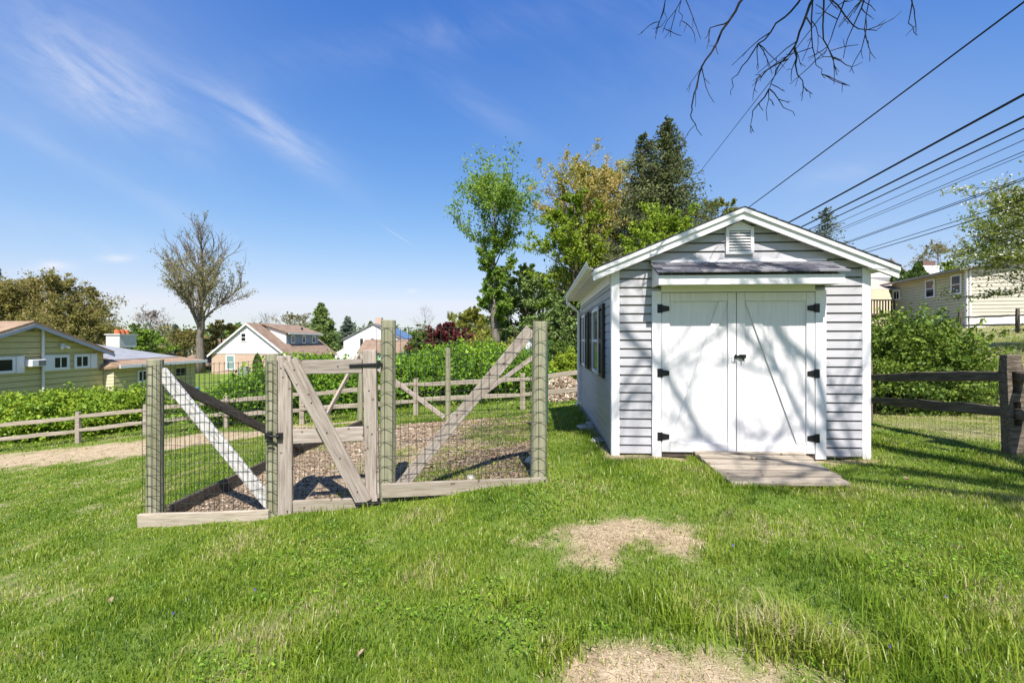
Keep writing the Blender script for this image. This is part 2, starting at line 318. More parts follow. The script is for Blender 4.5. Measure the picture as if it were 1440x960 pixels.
_S = np.linalg.solve(_A, np.concatenate([CP[:, 2], np.zeros(3)]))
def tz(X, Y):
    X = np.atleast_1d(np.asarray(X, float)); Y = np.atleast_1d(np.asarray(Y, float)); out = np.empty(X.shape)
    fx = X.ravel(); fy = Y.ravel(); res = np.empty(fx.shape)
    for i in range(0, len(fx), 40000):
        a = fx[i:i + 40000]; b = fy[i:i + 40000]
        d2 = (a[:, None] - CP[None, :, 0]) ** 2 + (b[:, None] - CP[None, :, 1]) ** 2
        res[i:i + 40000] = _k(d2) @ _S[:_n] + _S[_n] + a * _S[_n + 1] + b * _S[_n + 2]
    # gentle unevenness of a mown lawn
    res = res + 0.012 * np.sin(fx * 3.1 + 1.3 * np.sin(fy * 1.7)) * np.cos(fy * 2.7) + 0.008 * np.sin(fx * 7.3 + fy * 5.1)
    # the two low bare mounds
    res = res + 0.05 * np.exp(-(((fx - 0.72) / 0.5) ** 2 + ((fy - 3.3) / 0.33) ** 2))
    return res.reshape(X.shape)
def gz(x, y): return float(tz(x, y)[0])
def at(px, Y, py=None, z=None):
    """the point at photo column px and distance Y"""
    x = (px - CX) / F * Y
    if z is None: z = gz(x, Y) if py is None else CAMZ + (HY - py) / F * Y
    return Vector((x, Y, z))
def ang_noise(x, y, f, s=0.0):
    return np.sin(x * f + s + 1.7 * np.sin(y * f * 0.83 + s)) * np.cos(y * f * 1.13 - s + 1.1 * np.sin(x * f * 0.71))
def nz2(x, y):
    return 0.5 * ang_noise(x, y, 2.3) + 0.3 * ang_noise(x, y, 5.9, 1.0) + 0.2 * ang_noise(x, y, 13.1, 2.0)
# garden outline: front-left, front-right, back-right, back-left
GA = [(-3.86, 4.74), (0.34, 4.58), (0.66, 9.7), (-3.25, 9.7)]
def in_garden(x, y):
    t = (y - 4.75) / 4.95; xl = -3.82 + 0.58 * t; xr = 0.30 + 0.34 * t
    return (x > xl) & (x < xr) & (y > 4.76 - 0.037 * (x + 3.8)) & (y < 9.7)
def bare_mask(x, y):
    n = nz2(x, y)
    m1 = np.exp(-(((x - 0.70 - 0.35 * (y - 3.3)) / 0.62) ** 2 + ((y - 3.40) / 0.26) ** 2) ** 1.2) + np.exp(-(((x - 0.62) / 0.26) ** 2 + ((y - 3.02) / 0.20) ** 2)) * .75 + np.exp(-(((x - 1.18) / 0.2) ** 2 + ((y - 3.15) / 0.16) ** 2)) * .7 + 0.42 * n
    m2 = np.exp(-(((x - 0.62 + 0.3 * (y - 2)) / 0.50) ** 2 + ((y - 1.98) / 0.22) ** 2) ** 1.3) + np.exp(-(((x - 0.42) / 0.16) ** 2 + ((y - 2.14) / 0.12) ** 2)) * .6 + 0.42 * n
    # straw strip along the inside of the rear fence, widening to the left
    yc = 12.2 - 0.02 * (x + 3) + np.where(x < -7, (-7 - x) * 0.05, 0); hw = np.clip((-x - 3.0) / 6, 0, 1) * 1.25
    m3 = np.where(hw > 0.05, np.exp(-((y - yc) / (hw + 1e-3)) ** 4), 0) + 0.6 * n * (hw > 0.05)
    # strip along the shed's side and front foundation
    sx = 1.22 + 0.058 * (y - 5.5)
    m4 = np.where((y > 5.3) & (y < 9.6) & (x < sx + 0.1), np.exp(-((x - sx) / 0.17) ** 2) * 0.75, 0) + 0
    m4 = m4 + np.where((x > 1.2) & (x < 4.2), np.exp(-((y - (5.42 - 0.058 * (x - 1.2))) / 0.10) ** 2) * 0.8, 0) + 0.2 * n * (m4 > 0.2)
    # ground by the right fence, thin dry lawn
    m5 = np.exp(-(((x - 6.15) / 0.6) ** 2 + ((y - 6.3) / 1.8) ** 2)) * 0.8 + 0.3 * n
    m5 = np.where(x > 5.0, m5 * .55, 0)
    hf = .5 * ang_noise(x, y, 23.0, .3) + .5 * ang_noise(x + 2, y, 41.0, 1.3)
    m1 = np.where(m1 > .12, m1 + .30 * hf, m1); m2 = np.where(m2 > .12, m2 + .30 * hf, m2); m3 = np.where(m3 > .15, m3 + .25 * hf, m3)
    small = np.clip(ang_noise(x + 3.1, y - 1.2, 1.9, 0.6) * ang_noise(x, y, 3.3, 2.2) - 0.62, 0, 1) * 1.6
    return np.clip(np.maximum.reduce([m1, m2, m3, m4, m5, small * 0.8]), 0, 1)
def garden_grass(x, y):
    """how much green creeps into the garden bed"""
    n = nz2(x * 0.8 + 5, y * 0.8)
    a = np.exp(-(((x + 0.85) / 0.5) ** 2 + ((y - 5.3) / 0.5) ** 2)) * 0.8 + np.exp(-(((x + 0.1) / 0.9) ** 2 + ((y - 7.2) / 0.9) ** 2)) * 1.1 + np.exp(-(((x + 0.1) / 0.9) ** 2 + ((y - 8.7) / 0.5) ** 2)) * 0.7
    a = a + np.exp(-(((x + 1.6) / 0.35) ** 2 + ((y - 6.3) / 0.5) ** 2)) * 0.4
    return np.clip(a + 0.55 * n, 0, 1)

def axis_coords(lo, hi, fine_lo, fine_hi, step, grow):
    c = list(np.arange(fine_lo, fine_hi + 1e-6, step)); s = step
    while c[-1] < hi: s *= grow; c.append(c[-1] + s)
    s = step
    while c[0] > lo: s *= grow; c.insert(0, c[0] - s)
    return np.array(c)
gx = axis_coords(-900, 900, -8, 8, 0.09, 1.07); gy = axis_coords(-700, 1200, 0.8, 11, 0.09, 1.07)
XX, YY = np.meshgrid(gx, gy); ZZ = tz(XX, YY)
nx, ny = len(gx), len(gy)
idx = np.arange(nx * ny).reshape(ny, nx)
q = np.stack([idx[:-1, :-1], idx[:-1, 1:], idx[1:, 1:], idx[1:, :-1]], -1).reshape(-1, 4)
def mat_ground():
    m, nt = nodes_of('lawn_soil'); L = nt.links.new
    tc = nd(nt, 'ShaderNodeTexCoord')
    def noise(s, d=5): 
        n = nd(nt, 'ShaderNodeTexNoise', Scale=s, Detail=d, Roughness=0.7); L(tc.outputs['Object'], n.inputs['Vector']); return n
    n1 = noise(0.35); n2 = noise(6.0, 8); n3 = noise(60.0, 4)
    gr = ramp(nt, [(0.3, (0.045, 0.085, 0.012)), (0.5, (0.095, 0.15, 0.02)), (0.72, (0.20, 0.21, 0.06))]); L(n2.outputs['Fac'], gr.inputs[0])
    fr = ramp(nt, [(0.32, (0.09, 0.16, 0.02)), (0.5, (0.15, 0.22, 0.035)), (0.7, (0.25, 0.26, 0.085))]); L(n1.outputs['Fac'], fr.inputs[0])
    dr = ramp(nt, [(0.25, (0.20, 0.145, 0.085)), (0.5, (0.40, 0.31, 0.20)), (0.75, (0.56, 0.46, 0.31))]); L(n2.outputs['Fac'], dr.inputs[0])
    so = ramp(nt, [(0.3, (0.12, 0.09, 0.062)), (0.5, (0.29, 0.225, 0.155)), (0.75, (0.47, 0.38, 0.27))]); L(n2.outputs['Fac'], so.inputs[0])
    mg = nd(nt, 'ShaderNodeMix', data_type='RGBA'); mg.inputs[0].default_value = 0.5; L(gr.outputs[0], mg.inputs[6]); L(fr.outputs[0], mg.inputs[7])
    ab = nd(nt, 'ShaderNodeAttribute', attribute_name='bare'); ag = nd(nt, 'ShaderNodeAttribute', attribute_name='bed')
    m1 = nd(nt, 'ShaderNodeMix', data_type='RGBA'); L(ab.outputs['Fac'], m1.inputs[0]); L(mg.outputs[2], m1.inputs[6]); L(dr.outputs[0], m1.inputs[7])
    m2 = nd(nt, 'ShaderNodeMix', data_type='RGBA'); L(ag.outputs['Fac'], m2.inputs[0]); L(m1.outputs[2], m2.inputs[6]); L(so.outputs[0], m2.inputs[7])
    bs = nd(nt, 'ShaderNodeBsdfPrincipled', Roughness=0.95); bs.inputs['Specular IOR Level'].default_value = 0.1
    L(m2.outputs[2], bs.inputs['Base Color'])
    bp = nd(nt, 'ShaderNodeBump', Strength=0.8, Distance=0.02); ad = nd(nt, 'ShaderNodeMath', operation='ADD'); L(n2.outputs['Fac'], ad.inputs[0]); L(n3.outputs['Fac'], ad.inputs[1]); L(ad.outputs[0], bp.inputs['Height']); L(bp.outputs[0], bs.inputs['Normal'])
    o = nd(nt, 'ShaderNodeOutputMaterial'); L(bs.outputs[0], o.inputs[0])
    return m
me = np_mesh('ground', np.stack([XX, YY, ZZ], -1).reshape(-1, 3), q.ravel(), np.arange(len(q)) * 4, mat_ground(), smooth=True)
fx, fy = XX.ravel(), YY.ravel()
near = (fy > -3) & (fy < 22) & (np.abs(fx) < 26)
bm = np.zeros(len(fx)); bm[near] = np.clip((bare_mask(fx[near], fy[near]) - 0.3) * 3, 0, 1)
bm = np.maximum(bm, np.where((fx > 6.1) & (fy > 5) & (fy < 60), .42 + .2 * nz2(fx * .5, fy * .5), 0))
gm = in_garden(fx, fy).astype(float)
a = me.attributes.new('bare', 'FLOAT', 'POINT'); a.data.foreach_set('value', bm.astype(np.float32))
a = me.attributes.new('bed', 'FLOAT', 'POINT'); a.data.foreach_set('value', gm.astype(np.float32))
tag(link('ground', me), 'gently sloping backyard lawn and soil falling away to the left', None, kind='structure')

# ------------------------------------------------------------------ grass
def blades(x, y, h, w, bend, tint):
    n = len(x); z = tz(x, y); a = RNG.uniform(0, 2 * np.pi, n); b = a + np.pi / 2 + RNG.normal(0, 0.5, n)
    cx, cy = np.cos(a) * w / 2, np.sin(a) * w / 2; lx, ly = np.cos(b) * bend, np.sin(b) * bend
    v = np.empty((n, 5, 3))
    v[:, 0] = np.stack([x - cx, y - cy, z - 0.01], -1); v[:, 1] = np.stack([x + cx, y + cy, z - 0.01], -1)
    v[:, 2] = np.stack([x + cx * .8 + lx * h * .35, y + cy * .8 + ly * h * .35, z + h * .58], -1)
    v[:, 3] = np.stack([x - cx * .8 + lx * h * .35, y - cy * .8 + ly * h * .35, z + h * .58], -1)
    v[:, 4] = np.stack([x + lx * h, y + ly * h, z + h * np.clip(1 - 0.35 * bend ** 2, 0.4, 1)], -1)
    k = np.arange(n)[:, None] * 5
    loops = np.concatenate([k + 0, k + 1, k + 2, k + 3, k + 3, k + 2, k + 4], 1)
    st = np.stack([np.arange(n) * 7, np.arange(n) * 7 + 4], -1)
    return v.reshape(-1, 3), loops.ravel(), st.ravel(), np.repeat(tint, 2)
def shed_local(x, y):
    dx, dy = x - 1.22, y - 5.5
    return dx * 0.9983 - dy * 0.058, dx * 0.058 + dy * 0.9983
def in_shed(x, y, m=0.0):
    u, d = shed_local(x, y); return (u > -m) & (u < 2.95 + m) & (d > -m) & (d < 4 + m)
RAMP = [(975, 637), (1125, 637), (1195, 686), (1030, 688)]
def in_ramp(x, y):
    px = CX + F * x / y
    s = (y - 4.42) / (5.4 - 4.42); xl = 2.14 + 0.02 * s; xr = 3.30 + 0.13 * s
    return (s > 0) & (s < 1) & (x > xl) & (x < xr)
GX, GY, GH, GW, GB, GT = [], [], [], [], [], []
def scatter(y0, y1, dens, h, w, margin=2.4, spread=1.25):
    xm = spread * y1 + margin; n = int((y1 - y0) * 2 * xm * dens)
    x = RNG.uniform(-xm, xm, n); y = RNG.uniform(y0, y1, n)
    keep = np.abs(x) < spread * y + margin
    x, y = x[keep], y[keep]; n = len(x)
    bare = bare_mask(x, y); gar = in_garden(x, y)
    p = np.clip(1.12 - bare * 1.75, 0.05, 1)
    p = np.where(gar, np.clip(garden_grass(x, y) - 0.06, 0, 1) * 1.7, p)
    dry = (x > 6.1) & (y > 5)
    p = np.where(dry, p * 0.6, p)
    p = np.where(in_shed(x, y, 0.02) | in_ramp(x, y), 0, p)
    clump = nz2(x * 1.4 + 9, y * 1.4)           # tufts and thinner places
    p = p * np.clip(0.85 + 0.5 * clump, 0.3, 1)
    k = RNG.random(n) < p
    x, y, bare, clump, dry = x[k], y[k], bare[k], clump[k], dry[k]; n = len(x)
    big = ang_noise(x, y, 0.9, 0.4)
    hh = h * .78 * RNG.uniform(0.5, 1.25, n) * (1 + 0.5 * clump + 0.15 * big) * (1 - 0.5 * bare)
    hh = np.where(dry, hh * 0.6, hh)
    fr_d = (4.70 - 0.037 * (x + 3.8)) - y; hh = np.where((fr_d > -0.2) & (fr_d < 0.35) & (x > -4.1) & (x < .5), np.minimum(hh, .018 + .1 * np.clip(fr_d, 0, 1)), hh)
    tt = 0.55 + RNG.normal(0, 0.20, n) + 0.14 * clump + 0.07 * big + 0.15 * bare + np.where(dry, 0.26, 0)
    straw = RNG.random(n) < (0.028 + 0.12 * (bare > 0.2) + 0.05 * (clump < -0.3) + 0.22 * dry)
    tt = np.where(straw, RNG.uniform(0.9, 1.1, n), np.minimum(tt, 0.86))
    GX.append(x); GY.append(y); GH.append(np.clip(hh, 0.012, None)); GW.append(w * RNG.uniform(0.6, 1.3, n)); GB.append(np.abs(RNG.normal(0.55, 0.3, n))); GT.append(tt)
scatter(0.9, 2.2, 10500, 0.072, 0.0042)
scatter(2.2, 3.4, 8800, 0.060, 0.0048)
scatter(3.4, 5.2, 5600, 0.054, 0.0060)
scatter(5.2, 8.0, 3000, 0.050, 0.0080)
scatter(8.0, 12.0, 1300, 0.050, 0.012, margin=3)
scatter(12.0, 18.0, 420, 0.065, 0.022, margin=2)
scatter(18.0, 30.0, 110, 0.08, 0.045, margin=1)
# taller tufts in the right foreground
def tuft(cx, cy, r, n, h, t0, w=0.006):
    x = cx + RNG.normal(0, r, n); y = cy + RNG.normal(0, r, n)
    GX.append(x); GY.append(y); GH.append(h * RNG.uniform(0.5, 1.2, n)); GW.append(w * RNG.uniform(0.7, 1.3, n)); GB.append(np.abs(RNG.normal(0.55, 0.28, n))); GT.append(t0 + RNG.normal(0, 0.13, n))
for px, py, r, n, h, t0 in [(1120, 900, .085, 620, .17, .74), (1165, 925, .08, 420, .16, .72), (1075, 910, .06, 320, .15, .74), (1300, 930, .11, 420, .17, .66), (1380, 880, .1, 200, .14, .6), (1350, 820, .09, 180, .12, .58), (720, 850, .07, 160, .10, .62), (640, 905, .07, 160, .10, .62), (440, 920, .07, 160, .10, .64), (800, 915, .06, 200, .1, .5), (960, 880, .08, 260, .12, .5), (910, 850, .08, 200, .11, .45), (770, 930, .06, 160, .1, .62), (60, 770, .12, 120, .09, .7), (1190, 800, .1, 160, .10, .62), (1010, 790, .08, 180, .1, .55), (1230, 860, .09, 160, .12, .62), (1420, 930, .08, 160, .15, .62),
    (860, 660, .25, 320, .12, .72), (800, 690, .2, 220, .11, .7), (940, 668, .15, 160, .1, .7), (1010, 690, .15, 140, .1, .6), (545, 705, .16, 120, .09, .7), (700, 690, .2, 140, .09, .7), (640, 694, .2, 140, .09, .7), (430, 722, .12, 100, .08, .7), (480, 716, .12, 100, .08, .7), (1215, 648, .12, 90, .1, .6)]:
    d = CAMZ * F / (py - HY); xx = (px - CX) / F * d; d = (CAMZ - gz(xx, d)) * F / (py - HY); tuft((px - CX) / F * d, d, r, n, h, t0)
# uncut grass along the garden's front board and the shed's side
for s in np.linspace(0, 1, 46):
    tuft(-3.9 + 4.25 * s, 4.55 - 0.155 * s + RNG.normal(0, .03), 0.05, 24, 0.045, 0.66)
for s in np.linspace(0, 1, 26):
    tuft(1.05 + 0.23 * s, 5.5 + 4 * s, 0.06, 40, 0.10, 0.5)
for s in np.linspace(0, 1, 20):
    tuft(2.08 + 0.03 * s, 4.5 + .9 * s, 0.03, 26, 0.08, 0.55)
    tuft(2.1 + 1.25 * s, 4.38 , 0.035, 26, 0.07, 0.6)
V, Lp, St, Tt = blades(*[np.concatenate(a) for a in (GX, GY, GH, GW, GB, GT)])
print('blades', len(Tt) // 2)
tag(link('grass', np_mesh('grass', V, Lp, St, M['grass'], Tt)), 'uneven bright green spring lawn grass with straw flecks', None, kind='stuff')
def chips(x, y, size, z=None, tint=None):
    n = len(x); zz = tz(x, y) if z is None else z
    c = np.stack([x, y, zz + size * 0.25], -1)
    u = RNG.normal(0, 1, (n, 3)); u[:, 2] *= 0.35; u /= np.linalg.norm(u, axis=1)[:, None]
    r = RNG.normal(0, 1, (n, 3)); w = np.cross(u, r); w[:, 2] *= 0.5; w /= np.linalg.norm(w, axis=1)[:, None]
    a = size[:, None] * RNG.uniform(0.6, 1.5, (n, 1)); b = size[:, None] * RNG.uniform(0.25, 0.7, (n, 1))
    v = np.stack([c - u*a - w*b, c + u*a - w*b*.7, c + u*a*.9 + w*b, c - u*a*.8 + w*b], 1).reshape(-1, 3)
    lo = np.arange(4 * n); return v, lo, np.arange(n) * 4, (RNG.uniform(0, 1, n) if tint is None else tint)
# crumbs of soil and grit on the bare mounds
n = 26000
x = RNG.uniform(-0.3, 1.9, n); y = RNG.uniform(1.6, 4.0, n); k = (bare_mask(x, y) > 0.42); x, y = x[k], y[k]
V, Lp, St, Tt = chips(x, y, RNG.uniform(0.0012, 0.0055, len(x)) * (1 + .7 * (RNG.random(len(x)) < .04)), tint=np.clip(RNG.normal(.5, .25, len(x)), 0, 1))
tag(link('soil_crumbs', np_mesh('soil_crumbs', V, Lp, St, mat_tint('dry_soil', [(0.0, (0.15, 0.105, 0.062)), (0.5, (0.38, 0.29, 0.17)), (1.0, (0.62, 0.51, 0.35))], scale=80), Tt)), 'dry crumbs of pale soil on the two bare mounds', None, kind='stuff')
# clover and ground ivy between the grass
n = 60000
x = RNG.uniform(-3, 4.5, n); y = 1.3 + 3.6 * RNG.random(n) ** 1.3
k = (nz2(x * .7 + 4, y * .7 - 2) + .35 * np.exp(-(((x - 1.6) / .9) ** 2 + ((y - 2.2) / .6) ** 2)) > .30) & (bare_mask(x, y) < .35) & ~in_garden(x, y) & ~in_shed(x, y, .05) & ~in_ramp(x, y); x, y = x[k], y[k]
V, Lp, St, Tt = chips(x, y, RNG.uniform(0.005, 0.011, len(x)), z=tz(x, y) + RNG.uniform(.012, .05, len(x)))
tag(link('clover', np_mesh('clover', V, Lp, St, LEAF['hedge'], Tt)), 'small round clover leaves growing among the grass', None, kind='stuff')
# straw and dead thatch on the bare places
n = 60000
x = RNG.uniform(-18, 8, n); y = RNG.choice([RNG.uniform(1.6, 4.0, n), RNG.uniform(9.5, 16, n)], axis=0) if False else np.where(RNG.random(n) < 0.3, RNG.uniform(1.6, 4.2, n), RNG.uniform(5, 16, n))
x = np.where(y < 4.3, RNG.uniform(-0.6, 2.0, n), x)
k = (bare_mask(x, y) > 0.32) & ~in_garden(x, y) & ~in_shed(x, y, 0.03); x, y = x[k], y[k]; n = len(x)
V, Lp, St, Tt = blades(x, y, RNG.uniform(0.006, 0.02, n), np.where(y < 5, 0.004, 0.012), RNG.uniform(2, 5, n), RNG.uniform(0.1, 1, n))
tag(link('straw', np_mesh('straw', V, Lp, St, M['straw'], Tt)), 'dry straw and dead thatch lying on bare soil patches', None, kind='stuff')

n = 44000
x = RNG.uniform(-3.9, 0.8, n); y = 4.7 + 5.0 * RNG.random(n) ** 1.25
k = in_garden(x, y) & (RNG.random(n) < np.clip(1.0 - garden_grass(x, y), 0.15, 1)) & (RNG.random(n) < 1 - .8 * np.exp(-(((x + 1.9) / .65) ** 2 + ((y - 6.0) / 1.1) ** 2))); x, y = x[k], y[k]
dark = np.clip(np.exp(-(((x + 0.25) / 0.85) ** 2 + ((y - 5.6) / 0.8) ** 2)) * 1.1 + .45 * nz2(x * .6, y * .6 + 3), 0, 1)       # composted darker patch near the right post
tint = np.clip(RNG.normal(0.56, 0.17, len(x)) - 0.44 * dark, 0.02, 1)
V, Lp, St, Tt = chips(x, y, RNG.uniform(0.005, 0.022, len(x)), tint=tint)
tag(link('wood_chips', np_mesh('wood_chips', V, Lp, St, M['chips'], Tt)), 'brown and tan bark chips covering the fenced garden bed', None, kind='stuff')

# ------------------------------------------------------------------ shed
shed = thing('garden_shed', 'pale grey vinyl sided shed with white double doors and small awning', 'shed', (1.22, 5.5, 0), -math.atan2(0.058, 0.9983), local=True)
W, DP, HE, HP = 2.95, 4.0, 2.24, 2.84     # width, depth, wall height, peak of wall
C = 0.105
def siding_front(zs, ze, xl, xr, y0):
    """lap siding facing -y between functions xl(z), xr(z)"""
    b = MB(); z = zs
    while z < ze - 0.004:
        z1 = min(z + C, ze); zm = z1 - .021       # butt edge, face, then a deep shadow channel under the next course
        b.add([(xl(z), y0 - .024, z), (xr(z), y0 - .024, z), (xr(zm), y0 - .014, zm), (xl(zm), y0 - .014, zm), (xl(zm), y0 + .032, zm + .003), (xr(zm), y0 + .032, zm + .003), (xr(z1), y0 + .032, z1), (xl(z1), y0 + .032, z1), (xl(z), y0 + .032, z), (xr(z), y0 + .032, z)],
              [(0, 1, 2, 3), (3, 2, 5, 4), (4, 5, 6, 7), (8, 9, 1, 0)])
        z = z1
    return b
def gz_half(z): return max(0.0, (HP - z) / (HP - HE) * (W / 2 + 0.0))
b = siding_front(0.035, HE, lambda z: 0.0, lambda z: W, 0.0)
g2 = siding_front(HE, HP, lambda z: W / 2 - gz_half(z), lambda z: W / 2 + gz_half(z), 0.0)
b.add(g2.v, [tuple(f) for f in g2.f])
b.add([(0, 0.036, 0.0), (W, 0.036, 0.0), (W, 0.036, HE), (W/2, 0.036, HP), (0, 0.036, HE)], [(0, 1, 2, 3, 4)])
b.build('front_wall', M['siding'], shed)
def side_wall(xw, sgn):
    b = MB(); z = 0.035
    while z < HE - 0.004:
        z1 = min(z + C, HE); zm = z + (z1 - z) * 0.72
        b.add([(xw + sgn*.016, 0, z), (xw + sgn*.016, DP, z), (xw + sgn*.013, DP, zm), (xw + sgn*.013, 0, zm), (xw + sgn*.002, DP, z1), (xw + sgn*.002, 0, z1), (xw, 0, z), (xw, DP, z)],
              [(0, 1, 2, 3), (3, 2, 4, 5), (6, 7, 1, 0)])
        z = z1
    return b
side_wall(0, -1).build('side_wall', M['siding'], shed)
side_wall(W, 1).build('side_wall', M['siding'], shed)
MB().add([(0, DP, 0), (W, DP, 0), (W, DP, HE), (W/2, DP, HP), (0, DP, HE)], [(4, 3, 2, 1, 0)]).build('rear_wall', M['siding'], shed)
for xa, xb in ((-0.022, 0.075), (W - 0.075, W + 0.022)):
    MB().box(xa, xb, -0.024, 0.075, 0.0, HE - 0.005).build('corner_trim', M['white'], shed, bevel=0.004)
MB().box(-0.022, 0.06, DP - 0.06, DP + 0.02, 0.0, HE - 0.01).build('corner_trim', M['white'], shed, bevel=0.004)
MB().box(0.02, W - 0.02, 0.04, DP, -0.10, 0.04).build('foundation_sill', M['darkwood'], shed)
# roof: two slopes with overhang, thin shingle edge
OV, RK = 0.25, 0.14
sl = (HP - HE) / (W / 2)
def rz_(u): return HP + 0.045 - abs(u - W / 2) * sl
rf = MB()
for s in (-1, 1):
    ue = W / 2 + s * (W / 2 + OV)
    n = 14
    for i in range(n):               # shingle courses, each butt 9 mm proud
        t0, t1 = i / n, (i + 1) / n
        u0 = W/2 + (ue - W/2) * t0; u1 = W/2 + (ue - W/2) * t1
        za, zb = rz_(u0) + 0.05, rz_(u1) + 0.05
        rf.add([(u0, -RK - .03, za), (u0, DP + RK, za), (u1, DP + RK, zb + .010), (u1, -RK - .03, zb + .010), (u1, DP + RK, zb - .006), (u1, -RK - .03, zb - .006), (u0, -RK - .03, za - .006)],
               [(0, 3, 2, 1) if s < 0 else (0, 1, 2, 3), (3, 5, 4, 2), (0, 6, 5, 3)], tint=random.random())
rf.build('roof', M['shed_roof'], shed)
# rake boards (two stepped boards per side), eave returns, soffit
for s in (-1, 1):
    u0, u1 = W / 2, W / 2 + s * (W / 2 + OV)
    def rk(h0, h1, y0, y1):
        p = [(u0, rz_(u0) + h0), (u1, rz_(u1) + h0), (u1, rz_(u1) + h1), (u0, rz_(u0) + h1)]
        return MB().prism(p if s > 0 else p[::-1], 'y', y0, y1)
    rk(-0.092, 0.041, -RK, -RK + 0.022).build('rake_board', M['white'], shed, bevel=0.003)
    rk(-0.012, 0.043, -RK - 0.022, -RK - 0.001).build('rake_board', M['white'], shed, bevel=0.003)
    rk(-0.05, -0.04, -RK + 0.023, 0.0).build('rake_soffit', M['white'], shed)
    ua, ub = (W / 2 + s * (W / 2 - 0.02), u1)
    lo, hi = min(ua, ub), max(ua, ub)
    zE = rz_(u1)
    MB().prism([(lo, HE - 0.035), (hi, HE - 0.035), (hi, rz_(hi) - 0.02), (lo, rz_(lo) - 0.02)], 'y', -RK - 0.004, -0.03).build('eave_return', M['white'], shed, bevel=0.003)
    if s < 0: lo2, hi2 = u1, -0.018
    else: lo2, hi2 = W + 0.018, u1
    MB().box(lo2, hi2, -0.029, DP + RK, HE - 0.034, HE - 0.018).build('soffit', M['white'], shed)
    MB().box(min(u1, u1 - s*.02), max(u1, u1 - s*.02), -0.029, DP + RK, HE - 0.017, zE + 0.035).build('eave_fascia', M['white'], shed)
MB().box(-0.03, -0.018, 0.08, DP - 0.07, HE - 0.16, HE - 0.036).build('frieze_board', M['white'], shed)
# gutter and downspout on the left eave
ue = -OV
MB().prism([(ue - .005, HE - .015), (ue - .06, HE + .002), (ue - .088, HE + .05), (ue - .088, HE + .075), (ue - .080, HE + .075), (ue - .078, HE + .052), (ue - .056, HE + .010), (ue - .005, HE - .004)], 'y', -RK - 0.01, DP + RK).build('gutter', M['white'], shed)
MB().tube([(ue - .05, DP - .04, HE), (ue - .05, DP - .04, HE - .08), (-0.06, DP - 0.04, HE - .28), (-0.06, DP - .04, 0.1), (-0.12, DP - .06, 0.03)], 0.034, 8).build('downspout', M['white'], shed)
# gable vent
gv = MB(); u0, u1, z0, z1 = 1.315, 1.635, 2.405, 2.715
for a in ((u0, u0 + .035, z0, z1), (u1 - .035, u1, z0, z1), (u0 + .036, u1 - .036, z0, z0 + .035)):
    gv.box(a[0], a[1], -0.05, -0.003, a[2], a[3])
gv.prism([(u0, z1 + .001), (u1, z1 + .001), ((u0 + u1) / 2, z1 + .075)], 'y', -0.052, -0.003)
gv.box(u0 + .036, u1 - .036, -0.05, -0.003, z1 - .03, z1)
vent = gv.build('gable_vent', M['white'], shed)
lv = MB()
for i in range(7):
    z = z0 + .05 + i * .034
    lv.hexa([(u0 + .037, -.046, z), (u1 - .037, -.046, z), (u1 - .037, -.012, z + .022), (u0 + .037, -.012, z + .022), (u0 + .037, -.046, z + .008), (u1 - .037, -.046, z + .008), (u1 - .037, -.012, z + .03), (u0 + .037, -.012, z + .03)])
lv.build('louvre', M['white'], vent)
MB().box(u0 + .037, u1 - .037, -0.011, -0.005, z0 + .036, z1 - .031).build('vent_backing', M['charcoal'], vent)
# door surround
UL, UR, UC = 0.565, 2.325, 1.432
for a in ((0.455, 0.563, 0.0, 1.975), (2.330, 2.452, 0.0, 1.975)):
    MB().box(a[0], a[1], -0.055, -0.001, a[2], a[3]).build('door_trim', M['white'], shed, bevel=0.004)
MB().box(0.564, 2.329, -0.05, -0.001, 1.96, 2.04).build('door_header', M['white'], shed, bevel=0.003)
MB().box(0.564, 2.329, -0.03, 0.02, 0.0, 0.052).build('door_sill', M['darkwood'], shed)
def door(ua, ub, mirror):
    d = MB(); d.box(ua, ub, -0.030, -0.004, 0.062, 1.953)
    do = d.build('door', M['door_white'], shed)
    sw = 0.095
    def bx(a, b_, c, e, nm='door_batten', y=-0.052):
        return MB().box(a, b_, y, -0.031, c, e).build(nm, M['door_white'], do, bevel=0.003)
    bx(ua + .002, ua + sw, 0.064, 1.951); bx(ub - sw, ub - .002, 0.064, 1.951)
    bx(ua + sw + .003, ub - sw - .003, 1.951 - .10, 1.951); bx(ua + sw + .003, ub - sw - .003, 0.064, 0.17)
    # diagonal board, 3 mm clear of the stiles
    zt, zb = 1.846, 0.175
    if mirror: xa, xb = ua + sw + .004, ub - sw - .106
    else: xa, xb = ub - sw - .106, ua + sw + .004
    MB().prism([(xb, zb), (xb + .102, zb), (xa + .102, zt), (xa, zt)] , 'y', -0.050, -0.031).build('door_brace', M['door_white'], do, bevel=0.003)
    # three black strap hinges
    hx = ub if mirror else ua
    s = -1 if mirror else 1
    for z in (0.245, 1.0, 1.765):
        h = MB()
        lo, hi = sorted((hx + s * 0.004, hx + s * 0.088))
        h.prism([(hx + s*.008, z - .040), (hx + s*.088, z - .026), (hx + s*.088, z + .026), (hx + s*.008, z + .040)][::s], 'y', -0.060, -0.0525)
        lo, hi = sorted((hx - s * .052, hx - s * .008)); h.box(lo, hi, -0.056, -0.0455, z - .052, z + .052)
        h.tube([(hx, -0.062, z - .05), (hx, -0.062, z + .05)], 0.010, 8)
        for q in (-.014, .014): h.tube([(hx + s * .065, -.064, z + q), (hx + s * .065, -.059, z + q)], 0.006, 6)
        h.build('hinge', M['black_iron'], do)
    return do
door(UL, UC - .003, False)
dr = door(UC + .003, UR, True)
lt = MB(); lt.box(UC - .055, UC - .006, -0.062, -0.0525, 1.135, 1.21)
lt.build('latch_plate', M['white'], dr)
